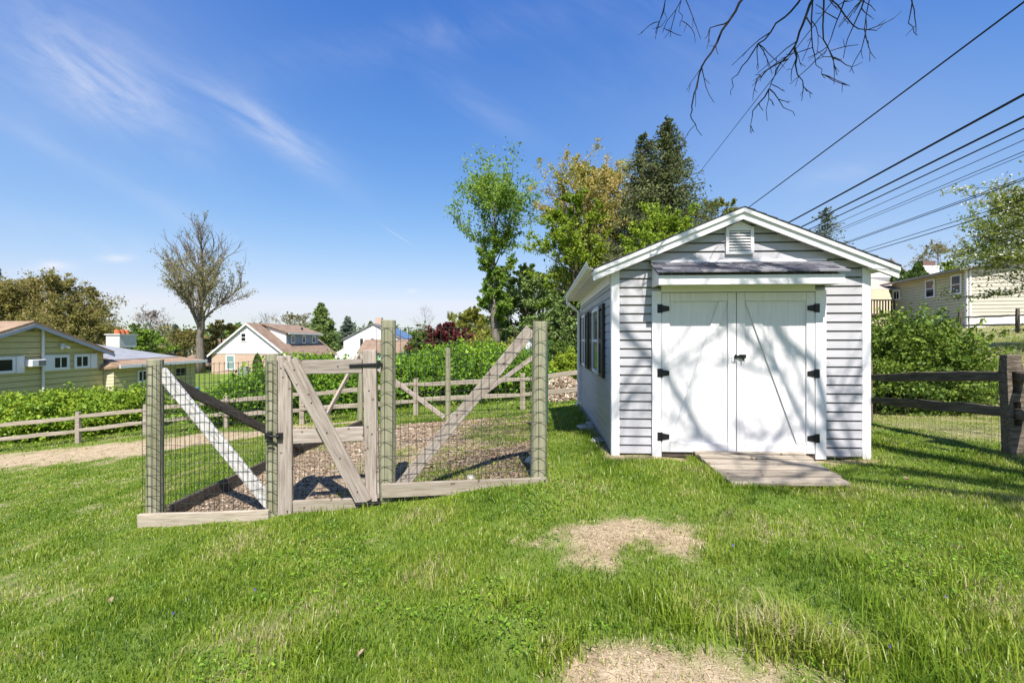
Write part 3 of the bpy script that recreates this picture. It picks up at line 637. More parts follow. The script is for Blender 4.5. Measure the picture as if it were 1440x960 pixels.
lt = MB(); lt.box(UC - .03, UC + .085, -0.074, -0.063, 1.185, 1.212); lt.box(UC + .03, UC + .10, -0.078, -0.0525, 1.178, 1.222); lt.tube([(UC + .06, -.09, 1.20), (UC + .06, -.09, 1.155)], .009, 6); lt.tube([(UC - .02, -.082, 1.225), (UC - .02, -.082, 1.17)], .011, 8)
lt.build('latch', M['black_iron'], dr)
# awning over the doors
AL, AR, AP = 0.452, 2.468, 0.335
awn = MB().box(AL, AR, -AP - .022, -AP - .001, 2.012, 2.12).build('awning', M['white'], shed, bevel=0.004)
for xa in (AL + .004, AR - .026): MB().prism([(-.024, 2.02), (-AP, 2.02), (-AP, 2.115), (-.024, 2.273)], 'x', xa, xa + .022).build('awning_side', M['white'], awn)
MB().box(AL + .027, AR - .027, -AP, -0.046, 2.036, 2.05).build('awning_soffit', M['white'], awn)
tb = MB(); nrow = 4
y_w, z_w, y_f, z_f = -0.02, 2.32, -AP - .06, 2.150
for r in range(nrow):
    t0, t1 = r / nrow, (r + 1) / nrow + 0.03
    x = AL - 0.03 + (0 if r % 2 else -0.09)
    while x < AR + .03:
        w = random.uniform(.10, .22); xa, xb = max(x, AL - .03), min(x + w, AR + .03); x += w
        if xb - xa < .02: continue
        dz = random.uniform(0, .004) + .005
        ya, yb = y_w + (y_f - y_w) * t0, y_w + (y_f - y_w) * min(t1, 1.02); za, zb = z_w + (z_f - z_w) * t0, z_w + (z_f - z_w) * min(t1, 1.02)
        tb.hexa([(xa + .001, yb, zb - .004), (xb - .001, yb, zb - .004), (xb - .001, ya, za - .004), (xa + .001, ya, za - .004), (xa + .001, yb, zb + dz + .006), (xb - .001, yb, zb + dz + .006), (xb - .001, ya, za + .001), (xa + .001, ya, za + .001)], tint=random.uniform(.1, .95))
tb.build('awning_shingles', M['tab'], awn)
MB().box(AL - .005, AR + .005, -0.03, -0.018, 2.318, 2.345).build('awning_flashing', M['white'], awn)
# side windows with shutters
for d0, d1, sh0, sh1 in ((0.99, 1.72, (0.56, 0.96), (1.75, 2.12)), (2.88, 3.42, (2.40, 2.85), (3.45, 3.86))):
    z0, z1 = 0.90, 1.86; f = MB(); x0, x1 = -0.055, -0.017
    f.box(x0, x1, d0, d0 + .05, z0, z1); f.box(x0, x1, d1 - .05, d1, z0, z1); f.box(x0, x1, d0 + .051, d1 - .051, z0, z0 + .05); f.box(x0, x1, d0 + .051, d1 - .051, z1 - .05, z1)
    f.box(x0 + .008, x1, d0 + .051, d1 - .051, (z0 + z1) / 2 - .018, (z0 + z1) / 2 + .018)
    w = f.build('window', M['white'], shed)
    MB().box(-0.034, -0.022, d0 + .052, d1 - .052, z0 + .052, z1 - .052).build('pane', M['glass'], w)
    for a, b_ in (sh0, sh1):
        s = MB(); s.box(-.05, -.017, a, a + .05, z0 - .02, z1 + .02); s.box(-.05, -.017, b_ - .05, b_, z0 - .02, z1 + .02)
        for zz in (z0 - .02, (z0 + z1) / 2 - .03, z1 - .04): s.box(-.049, -.017, a + .051, b_ - .051, zz, zz + .06)
        k = z0 + .05
        while k < z1 - .06:
            s.box(-.040, -.02, a + .051, b_ - .051, k, k + .022); k += .034
        s.build('shutter', M['shutter'], shed)

# ramp in front of the doors
cor = [at(975, 5.43, z=0.062), at(1127, 5.36, z=0.062), at(1196, 4.40, z=-0.01), at(1029, 4.40, z=-0.01)]
ramp_o = thing('wooden_ramp', 'weathered plank ramp lying on grass before the shed doors', 'ramp', (2.75, 4.9, 0))
fl, fr_, nr, nl = cor
nb = 6; edges = [0, .12, .27, .45, .63, .82, 1.0]
for i in range(nb):
    a0, a1 = edges[i] + .020, edges[i + 1] - .022
    p = (fl.lerp(nl, (a0 + a1) / 2)) + Vector((random.uniform(-.015, .015), 0, 0)); r_ = fr_.lerp(nr, (a0 + a1) / 2) + Vector((random.uniform(-.015, .02), 0, 0))
    wd = (nl - fl).length * (a1 - a0); p.z += random.uniform(-.006, .006); r_.z += random.uniform(-.008, .008)
    board('plank', p, r_, wd, 0.038, M['rampwood'], ramp_o, up=(nl - fl).normalized(), bevel=0.006, segs=5, jag=0.004)
for s in (0.02, 0.98):
    a_ = fl.lerp(fr_, s) - Vector((0, 0, .065)); b_ = nl.lerp(nr, s) - Vector((0, 0, .045))
    board('stringer', a_, b_, 0.085, 0.04, M['darkwood'], ramp_o)

# ------------------------------------------------------------------ garden fence
FA, FB = Vector((-3.77, 4.80)), Vector((0.27, 4.65))
def fp(px, py, off=0.0):
    """point on the vertical plane of the garden's front, off towards the camera"""
    k = (px - CX) / F; dx, dy = FB.x - FA.x, FB.y - FA.y
    Y = (FA.x * dy - FA.y * dx) / (k * dy - dx)
    return Vector((k * Y, Y - off, CAMZ + (HY - py) / F * Y))
fence = thing('garden_fence', 'wire garden enclosure on round posts with diagonal board braces', 'garden fence', (-1.75, 4.8, -0.3))
posts = [(218, 505, -0.62, .078), (386, 497, -0.5, .078), (545, 450, -0.33, .078), (757, 452, -0.1, .078)]
for px, top, zb, r in posts:
    p = fp(px, top); roundpost('post', p.x, p.y, zb, p.z, r, M['post'], fence, tilt=(random.uniform(-.02, .02), 0))
# back and side posts
BK = [Vector((-3.2, 9.6)), Vector((-1.35, 9.6)), Vector((0.56, 9.55))]
for v, t in zip(BK, (494, 489, 488)):
    z = CAMZ + (HY - t) / F * v.y; roundpost('post', v.x, v.y, gz(v.x, v.y) - .1, z, .055, M['post'], fence)
for v, t in ((Vector((0.42, 7.1)), 1.35),):
    roundpost('post', v.x, v.y, gz(v.x, v.y) - .1, gz(v.x, v.y) + t, .05, M['post'], fence)
# ground boards
board('ground_board', fp(206, 727, .10), fp(386, 721, .10), .145, .042, M['palewood'], fence, segs=6, jag=.003)
board('ground_board', fp(541, 685, .10), fp(768, 676, .10), .14, .042, M['palewood'], fence, segs=6, jag=.003)
lb = [(-3.68, 4.86), (-3.44, 7.2), (-3.16, 9.55)]
for a_, b_ in zip(lb[:-1], lb[1:]):
    board('ground_board', (a_[0], a_[1], gz(*a_) + .075), (b_[0], b_[1], gz(*b_) + .075), .17, .04, M['darkwood'], fence, segs=4, jag=.004)
board('ground_board', (0.34, 4.75, gz(.3, 4.75) + .04), (0.62, 9.5, gz(.6, 9.5) + .05), .12, .04, M['darkwood'], fence, segs=6, jag=.003)
# diagonal braces
pa, pb = fp(224, 522, -.02), fp(384, 716, -.02)
board('brace', pa, pb, .125, .04, M['whitewood'], fence, up=(1, 0, 1), label='white painted diagonal brace')
board('brace', fp(747, 463, -.02), fp(562, 685, -.02), .125, .05, M['oldwood'], fence, up=(1, 0, -1))
z0 = CAMZ + (HY - 533) / F * 4.9
board('brace', (-3.72, 4.90, z0), (-3.40, 7.3, gz(-3.4, 7.3) + .14), .11, .05, M['darkwood'], fence, segs=6, jag=.006, label='dark weathered brace')
zb = CAMZ + (HY - 499) / F * 9.6
board('brace', (-3.2, 9.55, zb), (-1.42, 9.55, gz(-1.4, 9.55) + .08), .09, .04, M['oldwood'], fence)
board('brace', (-3.2, 9.5, zb), (-3.38, 7.7, gz(-3.38, 7.7) + .12), .08, .045, M['palewood'], fence)
board('brace', (.5, 9.5, zb), (-1.28, 9.5, gz(-1.3, 9.5) + .08), .09, .04, M['oldwood'], fence)
def wire_panel(p0, p1, zlo, zhi, dx, dz, r, sag=0.01, wav=0.004):
    """welded wire between two plan points; zlo / zhi are (at p0, at p1)"""
    b = MB(); p0 = Vector(p0); p1 = Vector(p1); L = (p1 - p0).length; n = max(2, int(L / dx)); nrm = Vector((-(p1 - p0).y, (p1 - p0).x)).normalized()
    def P(s, t):
        q = p0.lerp(p1, s); lo = zlo[0] + (zlo[1] - zlo[0]) * s; hi = zhi[0] + (zhi[1] - zhi[0]) * s
        lo += (hi - lo) * 0; o = wav * math.sin(s * 23 + t * 7) + wav * math.sin(s * 61 + t * 3)
        return (q.x + nrm.x * o, q.y + nrm.y * o, lo + (hi - lo) * t + wav * math.sin(s * 31 + 2 * t))
    for i in range(n + 1):
        s = i / n; b.tube([P(s, t) for t in (0, .25, .5, .75, 1)], r, 4, cap=False)
    hm = max(zhi[0] - zlo[0], zhi[1] - zlo[1]); m = max(2, int(hm / dz))
    for j in range(m + 1):
        jt = random.uniform(-.012, .012); ph = random.uniform(0, 6)
        b.tube([tuple(Vector(P(s / 14, j / m)) + Vector((0, 0, jt + .006 * math.sin(s * .9 + ph)))) for s in range(15)], r, 4, cap=False)
    return b
def pl(p): return (p.x, p.y)
A0, A1 = fp(209, 735, .086), fp(396, 722, .086)
wire_panel(pl(A0), pl(A1), (A0.z + .1, A1.z + .06), (fp(209, 512).z, fp(396, 506).z), .05, .10, .0026).build('wire_mesh', M['wire'], fence)
A0, A1 = fp(533, 695, .086), fp(768, 678, .086)
wire_panel(pl(A0), pl(A1), (A0.z + .04, A1.z + .03), (fp(533, 462).z, fp(768, 462).z), .08, .125, .0026).build('wire_mesh', M['wire'], fence)
wire_panel((-3.84, 4.86), (-3.26, 9.6), (gz(-3.8, 4.9), gz(-3.2, 9.6)), (.95, 1.1), .1, .12, .0015).build('wire_mesh', M['wire'], fence)
wire_panel((-3.26, 9.66), (.6, 9.62), (gz(-3.2, 9.6), gz(.6, 9.6)), (1.15, 1.25), .1, .12, .0015).build('wire_mesh', M['wire'], fence)
wire_panel((.33, 4.72), (.63, 9.55), (gz(.3, 4.7), gz(.6, 9.5)), (1.5, 1.3), .1, .12, .0015).build('wire_mesh', M['wire'], fence)
# green screen tied to the right side
gs = MB(); n = 22
for i in range(n):
    y0, y1 = 5.75 + 1.25 * i / n, 5.75 + 1.25 * (i + 1) / n
    f = lambda y: 49.5 / F * y - 0.005 + .012 * math.sin(y * 21)
    lo = lambda y: .34 - .03 * math.sin(y * 5); hi = lambda y: 1.40 + .02 * math.sin(y * 7)
    gs.hexa([(f(y0) - .004, y0, lo(y0)), (f(y0) + .004, y0, lo(y0)), (f(y1) + .004, y1, lo(y1)), (f(y1) - .004, y1, lo(y1)), (f(y0) - .004, y0, hi(y0)), (f(y0) + .004, y0, hi(y0)), (f(y1) + .004, y1, hi(y1)), (f(y1) - .004, y1, hi(y1))])
tag(gs.build('garden_screen', M['greenmesh']), 'dark green fabric screen hanging on the garden fence side nearest the shed', 'screen')

# gate
gate = thing('garden_gate', 'weathered wooden gate with one diagonal board and black hinges', 'gate', tuple(fp(465, 715)))
def gb(nm, a_, b_, w, t, off, mat='oldwood', up=(0, 0, 1)):
    return board(nm, fp(a_[0], a_[1], off), fp(b_[0], b_[1], off), w, t, M[mat], gate, up=up, segs=5, jag=.002, bevel=.007)
gb('stile', (405, 722), (403.5, 500), .15, .042, .05, up=(1, 0, 0))
gb('stile', (527, 712), (522, 492), .14, .042, .05, up=(1, 0, 0))
gb('rail', (415, 516), (512, 514), .145, .04, .05)
gb('rail', (416, 612), (514, 608), .145, .04, .05)
gb('rail', (416, 710), (516, 706), .135, .04, .05, mat='palewood')
gb('gate_brace', (414, 506), (517, 702), .155, .04, .094, up=(1, 0, .5))
A0, A1 = fp(416, 705, .025), fp(515, 705, .025)
wire_panel(pl(A0), pl(A1), (A0.z, A1.z), (fp(416, 600).z, fp(515, 600).z), .05, .05, .0018).build('gate_mesh', M['wire'], gate)
for y in (514, 703):
    h = MB(); a_ = fp(495 if y == 514 else 505, y, .118 if y != 514 else .076); b_ = fp(541, y - 2, .118 if y != 514 else .076)
    h.tube([a_, a_.lerp(b_, .5), b_], .009, 6)
    h.hexa([a_ + Vector((0, -.004, -.017)), b_ + Vector((0, -.004, -.02)), b_ + Vector((0, .002, -.02)), a_ + Vector((0, .002, -.017)), a_ + Vector((0, -.004, .017)), b_ + Vector((0, -.004, .02)), b_ + Vector((0, .002, .02)), a_ + Vector((0, .002, .017))])
    c_ = fp(536, y - 2, .09); h.tube([c_ + Vector((0, 0, -.04)), c_ + Vector((0, 0, .04))], .014, 8)
    h.build('hinge', M['black_iron'], gate)
h = MB(); c_ = fp(392, 610, .115)
h.tube([c_ + Vector((-.075, .0, .02)), c_ + Vector((-.02, -.02, .005)), c_ + Vector((.06, .0, .0))], .013, 8)
h.box(c_.x + .03, c_.x + .085, c_.y + .002, c_.y + .043, c_.z - .03, c_.z + .03)
h.box(c_.x - .08, c_.x - .02, c_.y - .01, c_.y + .03, c_.z - .03, c_.z + .035)
h.tube([c_ + Vector((-.06, -.02, -.045)), c_ + Vector((.0, -.03, -.03))], .009, 6)
h.build('latch', M['black_iron'], gate)
for x, y in ((404, 517), (403, 611), (406, 712), (522, 516), (525, 608), (418, 528), (455, 592), (500, 680)):
    pass
for x, y, o in ((400, 517, .0715), (408, 517, .0715), (400, 612, .0715), (409, 715, .0715), (522, 548, .0715), (526, 608, .0715), (421, 519, .1145), (445, 564, .1145), (466, 605, .1145), (484, 640, .1145), (508, 686, .1145)):
    c_ = fp(x, y, o); MB().tube([c_ + Vector((0, -.004, 0)), c_ + Vector((0, .003, 0))], .007, 8).build('bolt_head', M['black_iron'], gate)

# ------------------------------------------------------------------ split rail fences
def rail(nm, p0, p1, mat, parent, w=.10, t=.07):
    p0, p1 = Vector(p0), Vector(p1)
    return board(nm, p0, p1, w, t, mat, parent, segs=7, jag=.013, taper=.35, bevel=.014)
def split_post(x, y, h, mat, parent, w=.13, t=.09):
    z = gz(x, y); b = MB(); vs = []
    n = 6
    for i in range(n + 1):
        s = i / n; zz = z - .1 + (h + .1) * s; k = (1.0 - .12 * (s ** 4)) * random.uniform(.95, 1.05)
        vs += [(x - w/2*k, y - t/2*k, zz), (x + w/2*k, y - t/2*k, zz), (x + w/2*k, y + t/2*k, zz), (x - w/2*k, y + t/2*k, zz)]
    fs = [(3, 2, 1, 0), (4*n, 4*n+1, 4*n+2, 4*n+3)] + [(4*i+k, 4*i+(k+1) % 4, 4*i+4+(k+1) % 4, 4*i+4+k) for i in range(n) for k in range(4)]
    b.add(vs, fs); return b.build('post', mat, parent, bevel=.012)
rear = thing('split_rail_fence', 'sunlit two rail split wood fence crossing behind the garden along the hedges', 'fence', (-6, 13.2, -1.1))
RP = [(-120, 14.2), (0 - 20, 14.4), (110, 14.9), (205, 15.0), (318, 14.3), (425, 13.3), (585, 12.8), (735, 12.6), (880, 12.4)]
pts = []
for px, Y in RP:
    v = at(px, Y); pts.append(v)
    split_post(v.x, v.y, 1.03, M['railwood'], rear, w=.14, t=.11)
for a_, b_ in zip(pts[:-1], pts[1:]):
    for h in (.42, .86):
        j = random.uniform(-.03, .03); j2 = random.uniform(-.03, .03)
        rail('rail', a_ + Vector((-.06, -.03, h + j)), b_ + Vector((.06, .03, h + j2)), M['railwood'], rear, w=.125, t=.09)
right = thing('split_rail_fence', 'dark weathered split rail fence running past the shed on the right', 'fence', (5.8, 6.2, .05))
R0 = Vector((5.58, 5.05)); R1 = Vector((6.05, 7.75)); R2 = Vector((5.20, 2.6)); R3 = Vector((6.5, 10.4))
def tall_post(v, h):
    """hewn post with two mortise holes cut through it"""
    z = gz(v.x, v.y); w, t = .165, .115; ax = Vector((.17, .985)); n_ = Vector((.985, -.17))
    b = MB()
    def blk(s0, s1, z0, z1, k0=1.0, k1=1.0, lean=0.0):
        p = []
        for zz, kk in ((z0, k0), (z1, k1)):
            for a_, c_ in ((s0, -1), (s1, -1), (s1, 1), (s0, 1)):
                q = v + n_ * (a_ * w / 2 * kk) + ax * (c_ * t / 2 * kk) + Vector((-.045 * (zz - z), 0)); p.append((q.x, q.y, zz))
        b.hexa(p)
    blk(-1, 1, z - .15, z + .34, 1.06, 1.0); blk(-1, -.42, z + .341, z + .60); blk(.42, 1, z + .341, z + .60)
    blk(-1, 1, z + .601, z + .70); blk(-1, -.42, z + .701, z + .93); blk(.42, 1, z + .701, z + .93); blk(-1, 1, z + .931, z + h, 1.0, .82)
    return b.build('post', M['greyrail'], right, bevel=.005)
for v, h in ((R0, 1.12), (R2, 1.12)): tall_post(v, h)
split_post(R1.x, R1.y, 1.05, M['greyrail'], right); split_post(R3.x, R3.y, 1.05, M['greyrail'], right)
zz = lambda v, h: Vector((v.x, v.y, gz(v.x, v.y) + h))
rail('rail', Vector((R0.x - .03, R0.y - .12, CAMZ - 51 / F * 5.0)), Vector((R1.x, R1.y, CAMZ - 53 / F * 7.75)), M['greyrail'], right, w=.13, t=.09)
rail('rail', Vector((R0.x - .03, R0.y - .12, CAMZ - 103 / F * 5.0)), Vector((R1.x, R1.y, CAMZ - 85 / F * 7.75)), M['greyrail'], right, w=.13, t=.09)
rail('rail', Vector((R0.x + .02, R0.y + .12, CAMZ - 51 / F * 5.0)), zz(R2, .86), M['greyrail'], right, w=.13, t=.09)
rail('rail', Vector((R0.x + .02, R0.y + .12, CAMZ - 105 / F * 5.0)), zz(R2, .45), M['greyrail'], right, w=.14, t=.09)
for h in (.40, .82): rail('rail', zz(R1, h), zz(R3, h), M['greyrail'], right, w=.12, t=.08)
wp = wire_panel((R0.x + .09, R0.y), (R1.x + .09, R1.y), (gz(R0.x, R0.y) + .02, gz(R1.x, R1.y) + .02), (.95, .85), .1, .1, .0012)
wp.build('wire_mesh', M['wire'], right)
# far fence on the neighbour's side, right
fr2 = thing('split_rail_fence', 'far brown two rail fence beside the tan house driveway', 'fence', tuple(at(1430, 20)))
q0, q1, q2 = at(1431, 20), at(1350, 22.5), at(1530, 17.5)
for v in (q0, q1, q2): split_post(v.x, v.y, 1.05, M['darkwood'], fr2, w=.15)
for a_, b_ in ((q0, q1), (q0, q2)):
    for h in (.35, .75): rail('rail', a_ + Vector((0, 0, h)), b_ + Vector((0, 0, h)), M['railwood'], fr2)

# ------------------------------------------------------------------ foliage helpers
def leaf_quads(c, size, outward=None, aspect=1.6, flat=0.0):
    """diamond leaves at points c; returns verts"""
    n = len(c); u = RNG.normal(0, 1, (n, 3))
    if outward is not None: u = u + outward * 0.6
    u /= np.linalg.norm(u, axis=1)[:, None] + 1e-9
    w = np.cross(u, RNG.normal(0, 1, (n, 3)) + np.array([0, 0, flat])); w /= np.linalg.norm(w, axis=1)[:, None] + 1e-9
    nn = np.cross(u, w)
    a = (size * aspect * RNG.uniform(.6, 1.2, n))[:, None] * 0.5; b = (size * RNG.uniform(.6, 1.2, n))[:, None] * 0.5
    v = np.stack([c - u * a, c + w * b + nn * b * .25, c + u * a, c - w * b + nn * b * .25], 1)
    return v.reshape(-1, 3)
def quads_obj(name, verts, mat, parent, tint):
    n = len(verts) // 4
    return link(name, np_mesh(name, verts, np.arange(4 * n), np.arange(n) * 4, mat, tint), parent)
def unit(n):
    d = RNG.normal(0, 1, (n, 3)); return d / np.linalg.norm(d, axis=1)[:, None]
def bush(name, label, cat, blobs, leaf, n, size, mat, group=None, stem=True, lump=0.25, shell=0.42, part='foliage', loc=None):
    """blobs: (x,y,z,rx,ry,rz). Leaves fill the outer shell of each lobe"""
    n = int(n * 2.6); size *= .60
    b0 = blobs[0]; loc = loc or (b0[0], b0[1], gz(b0[0], b0[1]))
    t = thing(name, label, cat, loc, group=group)
    B = np.array(blobs, float); area = (B[:, 3] * B[:, 5] + B[:, 4] * B[:, 5] + B[:, 3] * B[:, 4]); pr = area / area.sum()
    k = RNG.choice(len(B), n, p=pr); d = unit(n); d[:, 2] = np.abs(d[:, 2]) * np.where(RNG.random(n) < .8, 1, -1)
    ph = k * 1.7
    lum = 1 + lump * (np.sin(d[:, 0] * 7 + ph) * np.cos(d[:, 2] * 6 + ph * 2) + .6 * np.sin(d[:, 1] * 13 + d[:, 2] * 11 + ph)) 
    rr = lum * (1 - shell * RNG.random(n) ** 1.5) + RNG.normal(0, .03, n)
    c = B[k, :3] + d * B[k, 3:6] * rr[:, None]
    c[:, 2] = np.maximum(c[:, 2], tz(c[:, 0], c[:, 1]) + .03)
    v = leaf_quads(c, np.full(n, size) * RNG.uniform(.45, 1.5, n), d)
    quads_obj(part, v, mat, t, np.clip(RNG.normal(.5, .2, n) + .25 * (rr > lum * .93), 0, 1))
    if stem:
        s = MB()
        for bx_ in blobs:
            for i in range(5):
                a_ = random.uniform(0, 6.28); e = (bx_[0] + math.cos(a_) * bx_[3] * .6, bx_[1] + math.sin(a_) * bx_[4] * .6, bx_[2] + bx_[5] * .6)
                g0 = (bx_[0] + random.uniform(-.3, .3) * bx_[3], bx_[1] + random.uniform(-.3, .3) * bx_[4]); s.tube([(g0[0], g0[1], gz(*g0) - .05), (bx_[0], bx_[1], bx_[2]), e], [.03, .02, .008], 5)
        s.build('stems', M['bark'], t)
    return t
def branch_pts(p, d, L, n=4, wander=.18, lift=0.0):
    pts = [Vector(p)]; d = Vector(d).normalized()
    for i in range(n):
        d = (d + Vector((random.gauss(0, wander), random.gauss(0, wander), random.gauss(0, wander) + lift))).normalized()
        pts.append(pts[-1] + d * (L / n))
    return pts
def tree(name, label, base, H, r0, env, nb, up, leafmat, nleaf, lsize, bark='bark', cat='tree', group=None, t0=.25, sub=5, sub2=0, spread=.5, lean=(0, 0), leafy=1.0, forks=0, parts=('trunk', 'crown'), wander=.12, lift=.04, rb=.35, droop=0, leaf_lo=None, salt=3):
    """deciduous tree. env(t)->branch reach at fraction t of the height; up: branch rise"""
    global RNG
    random.seed(zlib.crc32(label.encode()) + salt); RNG = np.random.default_rng(zlib.crc32(label.encode()))
    base = Vector(base); T = thing(name, label, cat, tuple(base), group=group); b = MB(); tips = []
    n = 9; tp = []
    for i in range(n + 1):
        s = i / n; tp.append(base + Vector((lean[0] * s + random.gauss(0, .007) * H * (s > 0.15), lean[1] * s + random.gauss(0, .007) * H * (s > 0.15), H * s * .96 - .15 * (i == 0))))
    tr = [r0 * (1.25 if i == 0 else 1) * (1 - .93 * i / n) for i in range(n + 1)]
    b.tube(tp, tr, 9)
    def twig(p, d, L, r, lev):
        pts = branch_pts(p, d, L, 4 if lev < 2 else 3, wander, lift)
        rad = [r * (1 - .8 * i / (len(pts) - 1)) for i in range(len(pts))]
        b.tube(pts, rad, 5 if lev < 2 else 3, cap=False)
        if lev >= 1:
            for q in pts[1:]: tips.append((q, L * .28))
        m = sub if lev == 0 else (sub2 if lev == 1 else 0)
        for _ in range(m):
            s = random.uniform(.3, 1); i = min(int(s * (len(pts) - 1)), len(pts) - 2); q = pts[i].lerp(pts[i + 1], s * (len(pts) - 1) - i)
            dd = (pts[-1] - pts[0]).normalized(); o = Vector((random.gauss(0, 1), random.gauss(0, 1), random.gauss(0, .7) + (up * .3))).normalized()
            twig(q, (dd * (1 - spread) + o * spread), L * random.uniform(.35, .6), max(r * .45, .006), lev + 1)
        if m == 0: tips.append((pts[-1], L * .3))
    for i in range(nb):
        t = t0 + (1 - t0) * ((i + random.random()) / nb) * .97
        L = env(t) * random.uniform(.75, 1.12)
        if L <= 0.05: continue
        k = t * n; j = min(int(k), n - 1); p = tp[j].lerp(tp[j + 1], k - j); a_ = i * 2.4 + random.uniform(-.5, .5)
        e = up + random.uniform(-.15, .2) + (t - .5) * .5
        twig(p, (math.cos(a_), math.sin(a_), e), L * math.sqrt(1 + 0 * e * e), max(tr[j] * rb, .02), 0)
    b.build(parts[0], M[bark], T, smooth=True)
    nleaf = int(nleaf * 2.6); lsize *= .60
    if nleaf:
        pk = [tips[i] for i in RNG.choice(len(tips), nleaf)]
        c = np.array([tuple(p) for p, s in pk]); s = np.array([s for p, s in pk])
        c = c + RNG.normal(0, 1, (nleaf, 3)) * (s * .45)[:, None] * np.array([1, 1, .8])
        if leaf_lo is not None:
            # sparse spring tree: buds only opened low down
            tt = (c[:, 2] - base.z) / H; keep = RNG.random(nleaf) < np.clip((leaf_lo - tt) * 4 + .04, .02, 1); c = c[keep]
        v = leaf_quads(c, np.full(len(c), lsize) * RNG.uniform(.6, 1.3, len(c)))
        tb = np.clip(RNG.normal(.5, .22, len(c)), 0, 1)
        quads_obj(parts[1], v, LEAF[leafmat], T, tb)
    return T
def conifer(name, label, base, H, rad, leafmat, layers=22, per=9, lsize=.3, group=None, droop=.25, t0=.08, bark='bark', power=1.0, dens=14, ragged=.2, r0=None):
    base = Vector(base); T = thing(name, label, 'tree', tuple(base), group=group); b = MB(); cs = []; ds = []
    b.tube([base - Vector((0, 0, .2)), base + Vector((0, 0, H * .5)), base + Vector((0, 0, H * .98))], [r0 or H * .018, H * .011, .01], 8)
    for i in range(layers):
        t = t0 + (1 - t0) * (i / layers) ; R_ = rad * (1 - t) ** power + .12
        for k in range(per):
            a_ = random.uniform(0, 6.28); L = R_ * random.uniform(1 - ragged * 1.5, 1 + ragged); z = H * (t + random.uniform(-.4, .4) / layers)
            d = Vector((math.cos(a_), math.sin(a_), .12 - droop * (1 - t)))
            p0 = base + Vector((0, 0, z)); p1 = p0 + d * L * .6; p2 = p0 + d * L + Vector((0, 0, .10 * L))
            b.tube([p0, p1, p2], [.03, .02, .006], 3, cap=False)
            m = 3 * max(3, int(dens * L / max(rad, .1)) + 3)
            s = RNG.random(m) ** .6
            P = np.outer(1 - s, p0) + np.outer(s, p2); side = RNG.normal(0, 1, m)[:, None] * np.array([-math.sin(a_), math.cos(a_), 0]) * (L * .16)
            P = P + side; P[:, 2] += RNG.normal(-.04 * L, .05 * L + .03, m)
            cs.append(P); ds.append(np.tile(np.array(d) * 1.2 + np.array([0, 0, -.55 * droop * 3]), (m, 1)))
    c = np.concatenate(cs); d = np.concatenate(ds)
    v = leaf_quads(c, np.full(len(c), lsize * .30), d * 2.0, aspect=3.0)
    b.build('trunk', M[bark], T, smooth=True)
    quads_obj('crown', v, LEAF[leafmat], T, np.clip(RNG.normal(.5, .22, len(c)), 0, 1))
    return T

# ------------------------------------------------------------------ hedges, shrubs
def interp(x, pts): return float(np.interp(x, [p[0] for p in pts], [p[1] for p in pts]))
def hedge_blobs(p0, p1, step, Y, tops, ry=1.4, rx=1.0, jit=.25):
    out = []
    px = p0
    while px <= p1:
        yy = Y(px) + random.uniform(-jit, jit); v = at(px, yy); top = CAMZ - (interp(px, tops) - HY) / F * yy + random.uniform(-.08, .06)
        h = top - v.z; out.append((v.x, yy, v.z + h * .35, rx * random.uniform(.85, 1.2), ry * random.uniform(.85, 1.15), h * .65)); px += step
    return out
bl = hedge_blobs(318, 752, 20, lambda p: 15.9, [(318, 548), (340, 536), (380, 512), (430, 503), (520, 508), (570, 503), (610, 494), (680, 486), (752, 494)])
bl += hedge_blobs(600, 740, 30, lambda p: 17.6, [(600, 494), (680, 486), (752, 490)])
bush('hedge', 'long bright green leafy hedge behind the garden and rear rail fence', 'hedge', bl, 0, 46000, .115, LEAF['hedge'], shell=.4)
bl = hedge_blobs(-70, 205, 17, lambda p: 17.2, [(-70, 566), (0, 560), (60, 556), (100, 550), (150, 553), (205, 547)], ry=1.3, rx=.85)
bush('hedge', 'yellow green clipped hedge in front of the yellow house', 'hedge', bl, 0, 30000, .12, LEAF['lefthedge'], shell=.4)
Y9 = 9.1
def wb(px, py_top, Y, rx, ry):
    v = at(px, Y); top = CAMZ + (HY - py_top) / F * Y; h = top - v.z; return (v.x, Y, v.z + h * .4, rx, ry, h * .62)
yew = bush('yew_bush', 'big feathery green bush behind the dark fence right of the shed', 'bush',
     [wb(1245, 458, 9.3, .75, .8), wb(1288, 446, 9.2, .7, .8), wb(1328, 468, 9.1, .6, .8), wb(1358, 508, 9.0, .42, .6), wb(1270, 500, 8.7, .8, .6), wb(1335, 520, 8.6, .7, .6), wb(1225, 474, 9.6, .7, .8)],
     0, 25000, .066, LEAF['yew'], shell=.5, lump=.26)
s = MB(); sv = []
for i in range(90):     # long new shoots
    a_ = random.uniform(0, 6.28); bx_ = random.choice([(8.1, 9.2, 1.5), (8.6, 9.1, 1.2), (7.7, 9.2, 1.3), (8.7, 8.9, .8), (8.3, 8.7, 1.0)])
    p0 = Vector(bx_) + Vector((math.cos(a_) * .5, math.sin(a_) * .4, .1)); d = Vector((math.cos(a_) * .8, math.sin(a_) * .6, random.uniform(.3, 1.2))).normalized(); L = random.uniform(.3, .7)
    pts = branch_pts(p0, d, L, 4, .12, -.05); s.tube(pts, [.006, .005, .004, .003, .002], 3, cap=False)
    for q in range(26):
        f_ = random.random() * 3.99; j = int(f_); sv.append(tuple(pts[j].lerp(pts[j + 1], f_ - j) + Vector((random.gauss(0, .035), random.gauss(0, .035), random.gauss(-.02, .03)))))
so = s.build('shoots', M['bark'], yew)
quads_obj('shoot_leaves', leaf_quads(np.array(sv), np.full(len(sv), .06)), LEAF['yew'], so, np.clip(RNG.normal(.7, .15, len(sv)), 0, 1))
